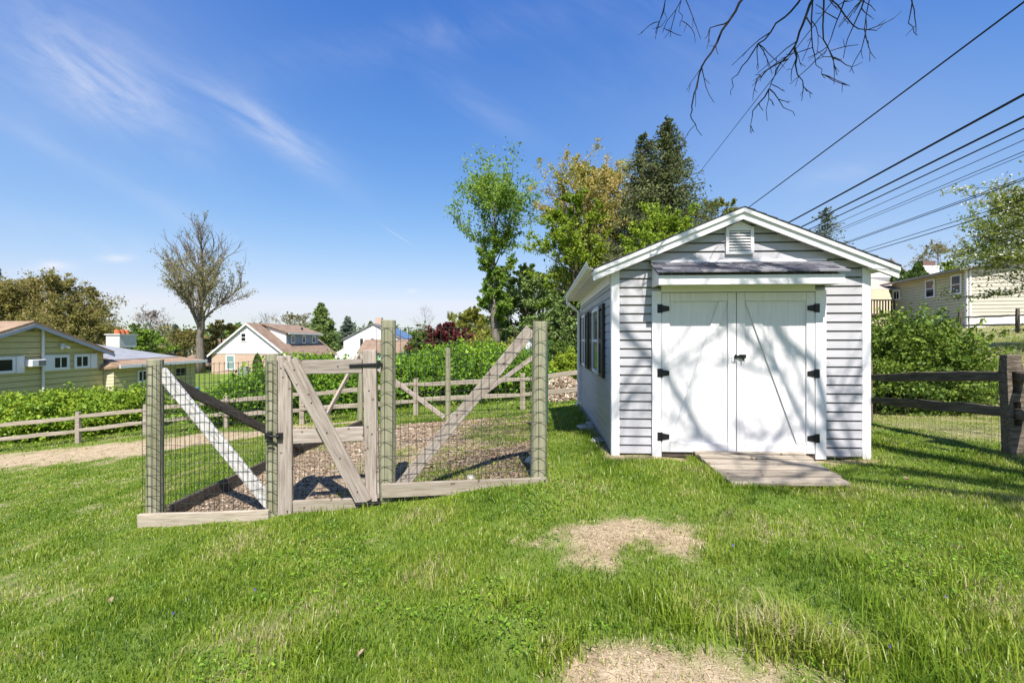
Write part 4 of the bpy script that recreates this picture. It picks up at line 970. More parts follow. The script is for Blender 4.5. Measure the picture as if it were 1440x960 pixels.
v = at(797, 16.2); bush('shrub', 'small round shrub above the wood chip pile', 'shrub', [(v.x, 16.2, v.z + .6, .55, .55, .75), (v.x - .3, 16.4, v.z + .5, .4, .4, .5)], 0, 3500, .1, LEAF['lime'])
v = at(770, 18.5); bush('shrub', 'loose pale leaved shrub between garden post and shed', 'shrub', [(v.x, 18.5, v.z + .7, .9, .7, .9), (v.x + .9, 18.8, v.z + .9, .7, .7, .8)], 0, 4000, .13, LEAF['midgreen'])
v = at(668, 20.5); bush('shrub', 'yellow budding shrub at the foot of the tall narrow tree', 'shrub', [(v.x, 20.5, v.z + 1.0, 1.3, .8, 1.2), (v.x + 1.2, 21, v.z + .9, .9, .8, 1.1)], 0, 3000, .13, LEAF['yellowgreen'])

# ------------------------------------------------------------------ trees
def rnd_env(lo, hi, R_, sh=.5):
    def e(t):
        if t < lo: return 0
        u = (t - lo) / (hi - lo); return R_ * max(0, math.sin(math.pi * min(1, u ** sh))) + .12
    return e
def gpt(px, Y): return at(px, Y)
def Ht(px, Y, py): return CAMZ + (HY - py) / F * Y - gpt(px, Y).z
tree('spring_tree', 'large nearly bare tree with sparse buds between the yellow and white houses', gpt(282, 46), Ht(282, 46, 304), .42, lambda t: interp(t, [(.14, 4.6), (.3, 5.8), (.5, 5.0), (.7, 3.6), (.97, 1.2)]), 22, 1.15, 'palebud', 16000, .17, bark='greybark', t0=.2, sub=9, sub2=4, leaf_lo=.78, spread=.40, lift=.10, rb=.5)
tree('tall_tree', 'tall slender light green tree with a bare lower trunk', gpt(696, 27), Ht(696, 27, 276), .30, lambda t: interp(t, [(.27, 1.1), (.35, 1.3), (.5, 1.1), (.62, 1.7), (.72, 3.4), (.85, 3.6), (.95, 1.7), (1, .8)]), 44, .95, 'tall', 11000, .17, salt=0, t0=.28, sub=6, lift=.10, spread=.45, bark='greybark')
tree('orange_tree', 'tall tree with orange and yellow spring leaves behind the shed', gpt(838, 23), Ht(838, 23, 262), .26, lambda t: interp(t, [(.2, 1.9), (.45, 3.0), (.7, 3.0), (.9, 2.4), (1, 1.2)]), 52, .7, 'orange', 22000, .13, t0=.2, sub=7, sub2=1, lift=.08)
tree('yellow_green_tree', 'spreading yellow green tree left of the orange leaved tree', gpt(808, 21), Ht(805, 21, 275), .22, lambda t: interp(t, [(.3, 1.2), (.55, 2.0), (.75, 1.7), (1, .5)]), 26, .45, 'lime', 8000, .13, t0=.35, sub=6, sub2=1)
conifer('spruce_tree', 'tall dark spruce rising behind the shed roof', gpt(938, 20), Ht(938, 20, 166), 3.8, 'spruce', layers=50, per=15, lsize=.20, droop=.35, power=.9, dens=32, ragged=.3)
conifer('spruce_tree', 'slimmer spruce top beside the tallest spruce', gpt(906, 20.6), Ht(906, 20.6, 186), 3.3, 'spruce', layers=38, per=12, lsize=.20, droop=.35, power=.9, dens=28, ragged=.3)
tree('lime_tree', 'low bright lime green tree just above the shed roof', gpt(925, 15.5), Ht(925, 15.5, 312), .14, lambda t: interp(t, [(.3, .9), (.6, 1.8), (.85, 1.3), (1, .3)]), 26, .5, 'lime', 9000, .11, t0=.35, sub=5, sub2=1)
tree('young_tree', 'thin yellow leaved tree beyond the shed ridge', gpt(1008, 26), Ht(1008, 26, 280), .16, lambda t: interp(t, [(.3, 1.2), (.6, 2.0), (.85, 1.5), (1, .3)]), 24, .6, 'yellowgreen', 4500, .13, t0=.3, sub=5)
tree('dark_evergreen', 'dark rounded evergreen behind the tall slender tree', gpt(738, 31), Ht(738, 31, 376), .25, lambda t: interp(t, [(.05, 1.6), (.4, 2.3), (.75, 1.7), (1, .4)]), 40, .3, 'darkpine', 12000, .2, t0=.06, sub=5)
tree('pale_tree', 'soft grey green tree right of the dark evergreen', gpt(764, 34), Ht(764, 34, 384), .2, lambda t: interp(t, [(.1, 1.3), (.5, 1.7), (.85, 1.2), (1, .3)]), 26, .5, 'midgreen', 4500, .2, t0=.15, sub=5)
tree('dark_evergreen', 'dark olive evergreen tucked behind the shed eave', gpt(803, 20), Ht(803, 20, 412), .16, lambda t: interp(t, [(.05, .9), (.4, 1.2), (.8, .8), (1, .2)]), 30, .3, 'darkpine', 6000, .14, t0=.06, sub=4)
tree('bare_tree', 'leafless grey tree far behind the dark evergreen', gpt(782, 48), Ht(782, 48, 356), .2, lambda t: interp(t, [(.3, 2), (.7, 2.4), (1, .5)]), 24, 1.0, 'graytwig', 0, .1, bark='greybark', t0=.3, sub=7, sub2=3)
tree('purple_maple', 'round dark red maple in the distance', gpt(630, 43), Ht(630, 43, 454), .2, rnd_env(.05, 1.0, 2.5, .6), 30, .4, 'maple', 5000, .3, t0=.1, sub=4)
tree('round_tree', 'round green tree left of the dark red maple', gpt(597, 42), Ht(597, 42, 466), .2, rnd_env(.0, 1.0, 1.7, .6), 30, .35, 'midgreen', 5000, .24, t0=.05, sub=4)
tree('yellow_tree', 'broad yellow green tree right of the dark red maple', gpt(668, 48), Ht(668, 48, 428), .2, rnd_env(.0, 1.0, 2.8, .6), 34, .4, 'yellowgreen', 6500, .26, t0=.08, sub=5)
tree('bare_tree', 'wispy leafless tree against the sky beyond the white house', gpt(597, 75), Ht(597, 75, 430), .15, lambda t: interp(t, [(.2, 2.2), (.7, 2.4), (1, .5)]), 22, 1.2, 'graytwig', 0, .1, bark='greybark', t0=.2, sub=6, sub2=2)
conifer('conifer_tree', 'dense green conifer behind the brick and white house', gpt(452, 62), Ht(452, 62, 425), 3.1, 'darkpine', layers=30, per=12, lsize=.55, droop=.1, power=.85, dens=16)
conifer('conifer_tree', 'blue grey conifer between the two white houses', gpt(489, 68), Ht(489, 68, 444), 2.4, 'bluespruce', layers=24, per=10, lsize=.5, droop=.1, power=.8, dens=12)
conifer('conifer_tree', 'small dark conifer tip beside the white house gable', gpt(521, 90), Ht(521, 90, 450), 2.0, 'darkpine', layers=18, per=8, lsize=.5, droop=.1)
tree('bare_tree', 'grey leafless tree just above the brown dormer roof', gpt(374, 72), Ht(374, 72, 442), .2, lambda t: interp(t, [(.3, 3), (.7, 3), (1, .6)]), 24, 1.0, 'graytwig', 0, .1, bark='greybark', t0=.3, sub=7, sub2=2)
tree('budding_tree', 'pale budding tree above the right end of the dormer roof', gpt(414, 70), Ht(414, 70, 442), .2, rnd_env(.2, 1.0, 3.2, .8), 24, .6, 'palebud', 1500, .25, bark='greybark', t0=.25, sub=6, sub2=1)
# left row behind the yellow house
tree('olive_tree', 'olive brown tree at the far left edge above the yellow house', gpt(14, 44), Ht(14, 44, 392), .3, rnd_env(.05, 1.0, 3.6, .6), 40, .5, 'olive', 9000, .24, t0=.1, sub=6)
tree('olive_tree', 'wide olive brown tree right of the yellow house gable peak', gpt(72, 47), Ht(72, 47, 384), .35, rnd_env(.05, 1.0, 4.6, .6), 46, .5, 'olive', 11000, .25, t0=.1, sub=6)
conifer('conifer_tree', 'ragged conifer at the end of the olive trees', gpt(131, 50), Ht(131, 50, 402), 3.2, 'spruce', layers=24, per=9, lsize=.5, droop=.15, dens=12, ragged=.35)
conifer('conifer_tree', 'dark conifer top poking up at the far left edge', gpt(-4, 56), Ht(-4, 56, 374), 3.0, 'spruce', layers=24, per=9, lsize=.5, droop=.15, dens=12, ragged=.35)
tree('olive_tree', 'low yellowish tree under the ragged conifer by the white chimney', gpt(112, 42), Ht(112, 42, 424), .3, rnd_env(.0, 1.0, 3.4, .6), 40, .4, 'olive', 8000, .22, t0=.08, sub=6)
tree('pink_tree', 'pinkish grey budding tree in the gap right of the chimney', gpt(212, 70), Ht(212, 70, 437), .25, rnd_env(.25, 1.0, 3.0, .7), 24, .8, 'graytwig', 1800, .2, bark='greybark', t0=.25, sub=7, sub2=2)
tree('dark_evergreen', 'small dark tree above the orange chimney pots', gpt(189, 60), Ht(189, 60, 453), .2, rnd_env(.0, 1.0, 2.2, .6), 26, .3, 'darkpine', 3000, .3, t0=.05, sub=4)
tree('round_tree', 'bright green tree right of the chimney pots', gpt(208, 50), Ht(208, 50, 460), .2, rnd_env(.0, 1.0, 1.9, .6), 26, .4, 'tall', 3000, .25, t0=.05, sub=4)
conifer('conifer_tree', 'small blue grey conifer left of the large bare tree', gpt(246, 64), Ht(246, 64, 455), 2.2, 'bluespruce', layers=20, per=9, lsize=.5, droop=.1)
tree('olive_tree', 'reddish brown budding trees behind the large bare trunk', gpt(268, 60), Ht(268, 60, 462), .2, rnd_env(.0, 1.0, 3.0, .6), 26, .4, 'olive', 4000, .28, t0=.05, sub=4)
tree('olive_tree', 'yellow olive tree just right of the large bare trunk', gpt(311, 52), Ht(311, 52, 447), .2, rnd_env(.0, 1.0, 2.2, .6), 26, .4, 'olive', 4000, .25, t0=.05, sub=4)
tree('lime_tree', 'distant bright green tree at the left gable corner of the brick house', gpt(333, 85), Ht(333, 85, 452), .2, rnd_env(.0, 1.0, 3.0, .6), 26, .4, 'tall', 3000, .35, t0=.05, sub=4)
# right
conifer('pine_tree', 'thin grey green pine seen past the shed roof under the cables', gpt(1160, 46), Ht(1160, 46, 292), 3.0, 'bluespruce', layers=26, per=6, lsize=.42, droop=.05, power=.6, dens=6, ragged=.4, t0=.4)
tree('budding_tree', 'pale budding tree above the tan house roof', gpt(1318, 58), Ht(1318, 58, 340), .2, rnd_env(.3, 1.0, 3.6, .7), 22, .7, 'palebud', 2200, .2, bark='greybark', t0=.3, sub=6, sub2=1)
tree('green_tree', 'full green tree at the right edge above the tan house', gpt(1432, 36), Ht(1432, 36, 268), .25, rnd_env(.25, 1.0, 3.6, .6), 40, .4, 'dogwood', 9000, .2, t0=.3, sub=6)
tree('lime_tree', 'yellow green tree behind the white chimney', gpt(1330, 50), Ht(1330, 50, 366), .2, rnd_env(.2, 1.0, 2.6, .6), 26, .4, 'lime', 3000, .25, t0=.2, sub=4)
# flowering dogwood, layered branches reaching in from the right
dg = thing('flowering_dogwood', 'dogwood with layered white blossoms reaching in over the tan house', 'tree', tuple(at(1610, 12.5)))
b = MB(); base = at(1610, 12.5); LC = []; BC = []
b.tube([base - Vector((0, 0, .1)), base + Vector((-.2, 0, 1.5)), base + Vector((-.5, 0, 3.2)), base + Vector((-.6, .1, 5.2))], [.14, .11, .07, .02], 8)
random.seed(21)
for i in range(44):
    h = random.uniform(1.15, 5.2); a_ = math.pi + random.uniform(-1.3, 1.3) if i < 36 else random.uniform(-1.5, 1.5)
    L = random.uniform(2.4, 4.4) * (1.0 if h < 3.2 else .78)
    p0 = base + Vector((-.15 * h, 0, h)); pts = branch_pts(p0, (math.cos(a_), math.sin(a_), random.uniform(-.05, .28)), L, 6, .13, .0)
    b.tube(pts, [.035, .028, .022, .016, .011, .007, .004], 5, cap=False)
    for k in range(20):
        f_ = random.uniform(1.2, 5.99); j = int(f_); q0 = pts[j].lerp(pts[j + 1], f_ - j); d = Vector((random.gauss(0, 1) - .4, random.gauss(0, 1), random.gauss(0, .15) + .1))
        tw = branch_pts(q0, d, random.uniform(.3, .9), 3, .2, .02); b.tube(tw, [.008, .006, .004, .002], 3, cap=False)
        for q_ in tw[1:]:
            for _ in range(6): LC.append(tuple(q_ + Vector((random.gauss(0, .13), random.gauss(0, .13), random.gauss(0, .045)))))
            if random.random() < (.75 if h > 2.6 else .35):
                for _ in range(4): BC.append(tuple(q_ + Vector((random.gauss(0, .14), random.gauss(0, .14), random.gauss(.05, .03)))))
b.build('trunk', M['darkbark'], dg, smooth=True)
quads_obj('crown', leaf_quads(np.array(LC), np.full(len(LC), .065), flat=2), LEAF['dogwood'], dg, np.clip(RNG.normal(.5, .2, len(LC)), 0, 1))
quads_obj('blossoms', leaf_quads(np.array(BC), np.full(len(BC), .065), aspect=1.1, flat=3), LEAF['blossom'], dg, np.clip(RNG.normal(.5, .2, len(BC)), 0, 1))
# far woods along the horizon
bl = []
for i in range(150):
    a_ = R(-62 + 124 * i / 149) + random.uniform(-.01, .01); d = random.uniform(120, 190); X, Y = math.sin(a_) * d, math.cos(a_) * d; z = gz(X, Y)
    h = random.uniform(5, 8.5); bl.append((X, Y, z + h * .3, random.uniform(4, 7), random.uniform(4, 7), h * .7))
w_ = bush('far_woods', 'low far off woodland along the horizon', None, bl, 0, 30000, 1.1, LEAF['midgreen'], stem=False, part='foliage', loc=(0, 150, -2)); w_['kind'] = 'stuff'
if 'category' in w_: del w_['category']

# ------------------------------------------------------------------ overhead tree, standing behind the photographer on the right
random.seed(5)
oh = thing('overhanging_tree', 'bare dark twigs of an overhanging tree along the top of the photo', 'tree', (7.2, -3.0, gz(7.2, -3.0)))
b = MB(); tw = MB()
b.tube([(7.2, -3, -.2), (7.1, -2.9, 2), (6.9, -2.5, 4.2), (6.3, -1.6, 6.2), (5.6, -.9, 8.5), (5.2, -.4, 11)], [.30, .25, .22, .17, .12, .05], 12)
limbs = [[(6.9, -2.5, 4.2), (5.4, -.8, 6.6), (3.8, .4, 7.8), (2.4, 1.3, 8.2), (1.4, 2.1, 8.0)],
         [(6.6, -2.0, 5.2), (6.2, -.6, 7.2), (5.6, .5, 8.0), (4.6, 1.1, 8.5), (3.8, 1.8, 8.7)],
         [(6.3, -1.6, 6.2), (4.8, -.4, 7.6), (3.4, 1.0, 8.3), (2.3, 1.8, 8.6), (1.5, 2.2, 8.4)],
         [(6.3, -1.6, 6.2), (4.4, -1.0, 7.6), (2.6, .0, 8.4), (1.2, .9, 8.8), (.4, 1.6, 8.7)],
         [(6.9, -2.5, 4.3), (7.1, -.6, 5.6), (7.2, .6, 6.2), (7.0, 1.6, 6.6)]]
LR = [(.08, .05, .03, .022, .012), (.08, .05, .033, .022, .012), (.08, .05, .033, .024, .012), (.08, .05, .033, .024, .012), (.09, .07, .05, .03), (.07, .05, .035, .02)]
def subtwig(p, d, L, r, lev, droop=-.02):
    if p.y + d.y * L > .3 and (p.z + d.z * L - CAMZ) < .80 * (p.y + d.y * L) + .3: return
    pts = branch_pts(p, d, L, 4, .16, droop)
    tw.tube(pts, [r * (1 - .75 * i / 4) for i in range(5)], 4, cap=False)
    if lev < 2:
        for _ in range(5 if lev == 0 else 4):
            s_ = random.uniform(.25, 1) * 3.99; j = int(s_); q_ = pts[j].lerp(pts[j + 1], s_ - j)
            dd = ((pts[-1] - pts[0]).normalized() + Vector((random.gauss(0, .7), random.gauss(0, .7), random.gauss(0, .5)))).normalized()
            subtwig(q_, dd, L * random.uniform(.4, .65), max(r * .5, .004), lev + 1, droop)
for li, (lm, lr) in enumerate(zip(limbs, LR)):
    P = [Vector(p) for p in lm]; dense = []; rr = []
    for i in range(len(P) - 1):
        for k in range(4):
            dense.append(P[i].lerp(P[i + 1], k / 4) + Vector((random.gauss(0, .05), random.gauss(0, .05), random.gauss(0, .04)))); rr.append(lr[i] + (lr[i + 1] - lr[i]) * k / 4)
    dense.append(P[-1]); rr.append(lr[-1]); b.tube(dense, rr, 8)
    for i in range(3, len(dense)):
        for _ in range((2, 2, 2, 2, 1)[li]):
            if random.random() < (.38, .38, .45, .4, .55)[li]: continue
            d = ((dense[i] - dense[i - 1]).normalized() * .5 + Vector((random.gauss(0, .8), random.gauss(0, .8), random.gauss(0.15, .6)))).normalized()
            subtwig(dense[i], d, random.uniform(.8, 1.7), rr[i] * .42 + .007, 0)
b.build('trunk', M['darkbark'], oh, smooth=True)
# drooping branches that hang into view
def hang(stroke, Ystart, Yend, r, anchor=None, twigs=8, tl=.28):
    n = len(stroke); pts = []
    for i, (px, py) in enumerate(stroke):
        Y = Ystart + (Yend - Ystart) * i / (n - 1); pts.append(Vector(((px - CX) / F * Y, Y, CAMZ + (HY - py) / F * Y)))
    if anchor is not None:
        A = Vector(anchor); pts = [A, A.lerp(pts[0], .5) + Vector((0, 0, .12))] + pts
    sm = []
    for i in range(len(pts) - 1):
        for k in range(3):
            sm.append(pts[i].lerp(pts[i + 1], k / 3) + Vector((random.gauss(0, .008), random.gauss(0, .008), random.gauss(0, .008))))
    sm.append(pts[-1]); m = len(sm)
    rad = [max(r * (1 - .82 * i / (m - 1)), .0028) for i in range(m)]
    hb.tube(sm, rad, 5, cap=False)
    lo = 6 if anchor is not None else 1
    for _ in range(int(twigs * .6)):
        i = random.randint(min(lo, m - 3), m - 2); dd = (sm[i + 1] - sm[i]).normalized(); o = (dd * .6 + Vector((random.gauss(0, .6), random.gauss(0, .3), random.gauss(-.1, .5)))).normalized()
        q_ = branch_pts(sm[i], o, tl * random.uniform(.4, 1.5), 4, .16, -.08); hb.tube(q_, [rad[i] * .55 + .001, .004, .0034, .003, .0024], 4, cap=False)
        for _ in range(1):
            j = random.randint(1, 3); q2 = branch_pts(q_[j], o + Vector((random.gauss(0, .6), random.gauss(0, .3), random.gauss(0, .5))), tl * .3, 2, .2, -.03); hb.tube(q2, [.003, .0026, .002], 3, cap=False)
hb = MB()
a1 = limbs[0][3]; a2 = limbs[0][4]; a3 = limbs[0][2]
hang([(1049, -10), (1026, 29), (1000, 74), (983, 105), (973, 148), (973, 167), (987, 191)], 4.0, 4.5, .016, a2, 9)
hang([(1026, 29), (1000, 38), (991, 55)], 4.05, 4.1, .007, None, 2, .15)
hang([(1131, -5), (1102, 27), (1074, 54), (1051, 86), (1032, 113), (1028, 134)], 3.9, 4.5, .013, a1, 7)
hang([(1150, -12), (1129, 35), (1115, 68), (1092, 97), (1082, 126)], 3.8, 4.3, .017, a1, 10)
hang([(1082, 126), (1060, 155), (1055, 187)], 4.3, 4.5, .008, None, 4, .15)
hang([(1082, 126), (1102, 148), (1118, 163)], 4.3, 4.4, .006, None, 3, .12)
hang([(1082, 126), (1079, 170)], 4.3, 4.35, .005, None, 2, .1)
hang([(1140, -8), (1142, 50), (1148, 90), (1160, 110)], 3.9, 4.2, .010, a1, 7)
hang([(1158, -8), (1160, 58), (1172, 83), (1184, 84)], 3.7, 4.1, .011, a1, 9)
hang([(1218, -5), (1197, 39), (1186, 82)], 3.7, 4.0, .011, a3, 8)
hang([(1223, -8), (1217, 39), (1221, 67)], 3.8, 4.0, .008, a3, 4)
hang([(1165, -5), (1199, 35), (1228, 47), (1243, 33)], 3.8, 4.1, .010, a1, 7)
hang([(1279, -8), (1279, 31), (1290, 50)], 3.6, 3.8, .009, limbs[1][3], 2)
hang([(940, -8), (928, 28), (922, 47)], 4.2, 4.5, .008, a2, 5)
hang([(963, -8), (945, 22), (932, 46)], 4.2, 4.5, .008, a2, 5)
hang([(958, -8), (957, 25), (956, 38)], 4.2, 4.4, .006, a2, 2)
hang([(1117, 68), (1121, 105), (1135, 129)], 4.0, 4.2, .009, None, 5, .18)
hang([(1110, 80), (1076, 100), (1062, 117)], 4.0, 4.3, .008, None, 5, .15)
hang([(1190, -8), (1176, 30), (1165, 62), (1158, 78)], 3.8, 4.1, .009, a1, 8)
hb.build('hanging_twigs', M['darkbark'], oh, smooth=True)
tw.build('twigs', M['darkbark'], oh, smooth=True)

# ------------------------------------------------------------------ overhead cables along the back lots
VPX = 797.0; kx = (VPX - CX) / F
def cable(px, py, L, r, label, sag=.35):
    """runs parallel to the lot line through the ray of (px, py), L metres to the side of the vanishing direction"""
    Y0 = L / ((px - VPX) / F); Z0 = CAMZ + (HY - py) / F * Y0
    pts = []
    for i in range(41):
        Y = -6 + 76 * i / 40; s_ = (Y + 6) / 76; s0 = (Y0 + 6) / 76
        pts.append((L + kx * Y, Y, Z0 + sag * ((2 * s_ - 1) ** 2 - (2 * s0 - 1) ** 2)))
    o = MB().tube(pts, r, 6).build('power_cable', M['cable'], smooth=True)
    return tag(o, label, 'cable', 'overhead cables on the right')
cable(1440, 3, 8.6, .020, 'uppermost thick cable, rising from the shed ridge to the top right corner')
cable(1130, 55, 5.5, .009, 'thin cable crossing behind the bare overhanging twigs')
cable(1440, 133, 9.0, .027, 'thickest cable of the middle bundle, second from the top')
cable(1440, 164, 9.2, .024, 'thick cable just under the thickest one')
cable(1440, 181, 9.5, .016, 'medium cable lowest of the three dark thick ones')
cable(1440, 197, 9.6, .008, 'thin cable right below the dark thick three')
cable(1440, 213, 9.8, .008, 'thin cable in the middle of the fine group')
cable(1440, 218, 10.3, .007, 'faint thin cable lowest of the fine group')
cable(1440, 250, 10.5, .009, 'upper cable of the close pair above the pale budding tree')
cable(1440, 253, 10.9, .012, 'lower heavier cable of the close pair above the pale budding tree')
cable(1440, 281, 11.4, .010, 'second lowest cable, passing in front of the green tree')
cable(1440, 288, 11.8, .013, 'lowest cable, ending just above the tan house roof')

# ------------------------------------------------------------------ houses
def lap(b, x0, x1, z0, z1, course, y=0.0, proud=.018, xl=None, xr=None):
    z = z0; gap = .03
    while z < z1 - 1e-3:
        zb = min(z + course, z1); zm = max(z + .3 * (zb - z), zb - gap)
        f = (lambda q: (xl(q), xr(q))) if xl else (lambda q: (x0, x1))
        (l0, r0_), (lm, rm), (l1, r1) = f(z), f(zm), f(zb)
        b.add([(l0, y - proud, z), (r0_, y - proud, z), (rm, y - proud * .6, zm), (lm, y - proud * .6, zm), (lm, y + .05, zm), (rm, y + .05, zm), (r1, y + .05, zb), (l1, y + .05, zb), (l0, y + .05, z), (r0_, y + .05, z)],
              [(0, 1, 2, 3), (3, 2, 5, 4), (4, 5, 6, 7), (8, 9, 1, 0)]); z = zb
    return b
def swapxy(b, x, sgn):
    """turn a front wall (along x, facing -y) into an end wall on plane x, facing sgn*x"""
    b.v = [(x - sgn * p[1], p[0], p[2]) for p in b.v]
    if sgn < 0: b.f = [f[::-1] for f in b.f]
    return b
def window(x0, x1, z0, z1, y, parent, mull='v', fr=.09, glass='glass', proud=.05, trim='white'):
    f = MB(); ya, yb = y - proud, y - .003
    f.box(x0, x0 + fr, ya, yb, z0, z1); f.box(x1 - fr, x1, ya, yb, z0, z1); f.box(x0 + fr + .002, x1 - fr - .002, ya, yb, z0, z0 + fr); f.box(x0 + fr + .002, x1 - fr - .002, ya, yb, z1 - fr, z1)
    if mull == 'v': f.box((x0 + x1) / 2 - .025, (x0 + x1) / 2 + .025, ya + .01, yb, z0 + fr + .002, z1 - fr - .002)
    if mull == 'h': f.box(x0 + fr + .002, x1 - fr - .002, ya + .01, yb, (z0 + z1) / 2 - .025, (z0 + z1) / 2 + .025)
    w = f.build('window', M[trim], parent)
    MB().box(x0 + fr + .003, x1 - fr - .003, y - .028, y - .006, z0 + fr + .003, z1 - fr - .003).build('pane', M[glass], w)
    return w
def to_local(o, p): return o.matrix_basis.inverted() @ Vector(p)
def slab(b, p0, p1, p2, p3, t=.12):
    n_ = (Vector(p1) - Vector(p0)).cross(Vector(p3) - Vector(p0)).normalized() * t
    lo = [Vector(p) - n_ for p in (p0, p1, p2, p3)]
    return b.hexa([tuple(p) for p in lo] + [p0, p1, p2, p3])
M['greywhite'] = mat_plain('aged_white_paint', (0.55, 0.54, 0.52), rough=0.7, var=.12)
M['old_brick'] = mat_plain('old_brick', (0.16, 0.10, 0.09), rough=0.9, var=0.3, scale=8)
# yellow house, gable end with high small windows
U = Vector((0, 1, 0)); rz = math.atan2(U.y, U.x); YO = 2.56; P0 = Vector((-1.125 * 19, 19, 0)) - U * YO
def yx(p): k = (CX - p) / F; return (21.375 - 19 * k) / k + YO
def yz(p, py): return CAMZ + (HY - py) / F * (19 + yx(p) - YO)
yh = thing('yellow_house', 'yellow clapboard house with white shuttered windows and window air conditioner', 'house', (P0.x, P0.y, 0), rz, local=True)
bz = -2.75; w_ = yx(145); xp_ = w_ / 2; ze, zp = yz(145, 494), yz(40, 455)
b = lap(MB(), 0, w_, bz, ze, .26); lap(b, 0, 0, ze, zp, .26, xl=lambda z: xp_ * (z - ze) / (zp - ze), xr=lambda z: w_ - (w_ - xp_) * (z - ze) / (zp - ze))
b.add([(0, .06, bz), (w_, .06, bz), (w_, .06, ze), (xp_, .06, zp), (0, .06, ze)], [(0, 1, 2, 3, 4)])
b.add([(w_, 0, bz), (w_, 9, bz), (w_, 9, ze), (w_, 0, ze)], [(0, 1, 2, 3)]); b.add([(0, 0, bz), (0, 9, bz), (0, 9, ze), (0, 0, ze)], [(3, 2, 1, 0)])
b.build('wall', M['yellow_siding'], yh)
rf = MB(); s1 = (zp - ze) / xp_; ov = .35
slab(rf, (xp_, -.3, zp + .12), (xp_, 9, zp + .12), (-ov, 9, ze + .12 - ov * s1), (-ov, -.3, ze + .12 - ov * s1)); slab(rf, (xp_ + .005, 9, zp + .12), (xp_ + .005, -.3, zp + .12), (w_ + ov, -.3, ze + .12 - ov * s1), (w_ + ov, 9, ze + .12 - ov * s1))
rf.build('roof', M['tan_roof'], yh)
for xa, xb in ((xp_, -ov), (xp_, w_ + ov)):
    za, zb = zp - .03, ze - .03 - ov * s1
    p = [(xa, za - .13), (xb, zb - .13), (xb, zb + .02), (xa, za + .02)]; MB().prism(p if xb > xa else p[::-1], 'y', -.33, -.302).build('rake_board', M['greyblue'], yh)
for (xa, xb), mu in (((yx(-14), yx(20)), ''), ((yx(71.5), yx(96)), 'v'), ((yx(103), yx(125)), 'v')): window(xa, xb, yz(84, 520), yz(84, 499), -.02, yh, mu, fr=.12)
for xa, xb in ((yx(20.6), yx(32)), (yx(59.5), yx(71)), (yx(125.6), yx(134.5))): MB().box(xa, xb, -.09, -.038, yz(84, 520.5), yz(84, 498.5)).build('shutter', M['white'], yh, bevel=.01)
ac = MB(); ac.box(yx(33), yx(33) + .62, -.38, -.038, yz(42, 515), yz(42, 505.5)); aco = ac.build('air_conditioner', M['white'], yh, bevel=.02)
g_ = MB()
for k in range(6): g_.box(yx(33) + .28 + k * .055, yx(33) + .31 + k * .055, -.386, -.381, yz(42, 514), yz(42, 506.5))
g_.build('grille', M['charcoal'], aco)
MB().box(yx(37), yx(46), -.07, -.038, yz(41, 466), yz(41, 457)).build('gable_vent', M['oldwood'], yh)
MB().tube([(yx(57.5), -.1, bz), (yx(57.5), -.1, yz(57, 460)), (yx(57.5) - .06, -.22, yz(57, 458.5))], .05, 8).build('downspout', M['white'], yh)
fl_ = MB(); q_ = yx(86); h_ = yz(86, 488); fl_.box(q_ - .08, q_ + .08, -.1, -.038, h_, h_ + .16); fl_.tube([(q_ - .08, -.1, h_ + .05), (q_ - .18, -.24, h_ - .05)], .06, 8); fl_.tube([(q_ + .08, -.1, h_ + .05), (q_ + .18, -.24, h_ - .05)], .06, 8); fl_.build('flood_light', M['white'], yh)
# low wing
wz = -2.95; x0, x1 = w_ + .03, yx(262); e_ = yz(153, 515) + .12
b = lap(MB(), x0, x1, wz, e_, .26, y=-.55)
b.add([(x0, -.54, wz), (x0, 4, wz), (x0, 4, e_), (x0, -.54, e_)], [(3, 2, 1, 0)]); b.add([(x1, -.54, wz), (x1, 8, wz), (x1, 8, e_), (x1, -.54, e_)], [(0, 1, 2, 3)])
b.build('wing_wall', M['yellow_siding'], yh)
lp = swapxy(lap(MB(), -.55, .0, wz, e_, .17), x0 - .004, -1); lp.build('wing_end_wall', M['cream'], yh)
rf = MB(); slab(rf, (x0 + 1.6, 4.2, 1.22), (x1 - 3.6, 4.2, 1.22), (x1 + .5, -1.0, e_ - .06), (x0 - .2, -1.0, e_ - .06), -.12); slab(rf, (x1 - 3.59, 4.2, 1.22), (x1 - 3.58, 4.3, 1.22), (x1 + .5, 9.2, e_ - .06), (x1 + .5, -.99, e_ - .06), -.12)
slab(rf, (x0 + 1.59, 4.2, 1.22), (x0 - .3, 4.2, 1.1), (x0 - .3, 0, -.08), (x0 - .1, -.95, e_ - .06), .12)
rf.build('wing_roof', M['tan_roof'], yh)
def rp(x, t): 
    y = 4.2 + (-1.0 - 4.2) * t; return (x, y, 1.22 + (e_ - .06 - 1.22) * t + .035)
mb_ = MB(); slab(mb_, rp(x0 + 1.6, .04), rp(x0 + 3.2, .04), rp(x0 + 5.4, .80), rp(x0 + .6, .80), -.03); mb_.build('roof_membrane', M['membrane'], yh)
MB().box(x0 - .2, x1 + .5, -1.05, -1.005, e_ - .2, e_ - .03).build('fascia', M['white'], yh)
window(yx(178.5), yx(193), yz(186, 537) , yz(186, 520), -.57, yh, 'v'); window(yx(232), yx(250), yz(240, 530), yz(240, 515.5), -.57, yh, '', glass='glass', trim='yellow_siding')
c = to_local(yh, at(171, 34)); ch = MB(); ch.box(c.x - .75, c.x + .75, c.y - .5, c.y + .5, .8, 1.72); ch.box(c.x - .82, c.x + .82, c.y - .57, c.y + .57, 1.721, 1.80)
cho = ch.build('chimney', M['greywhite'], yh)
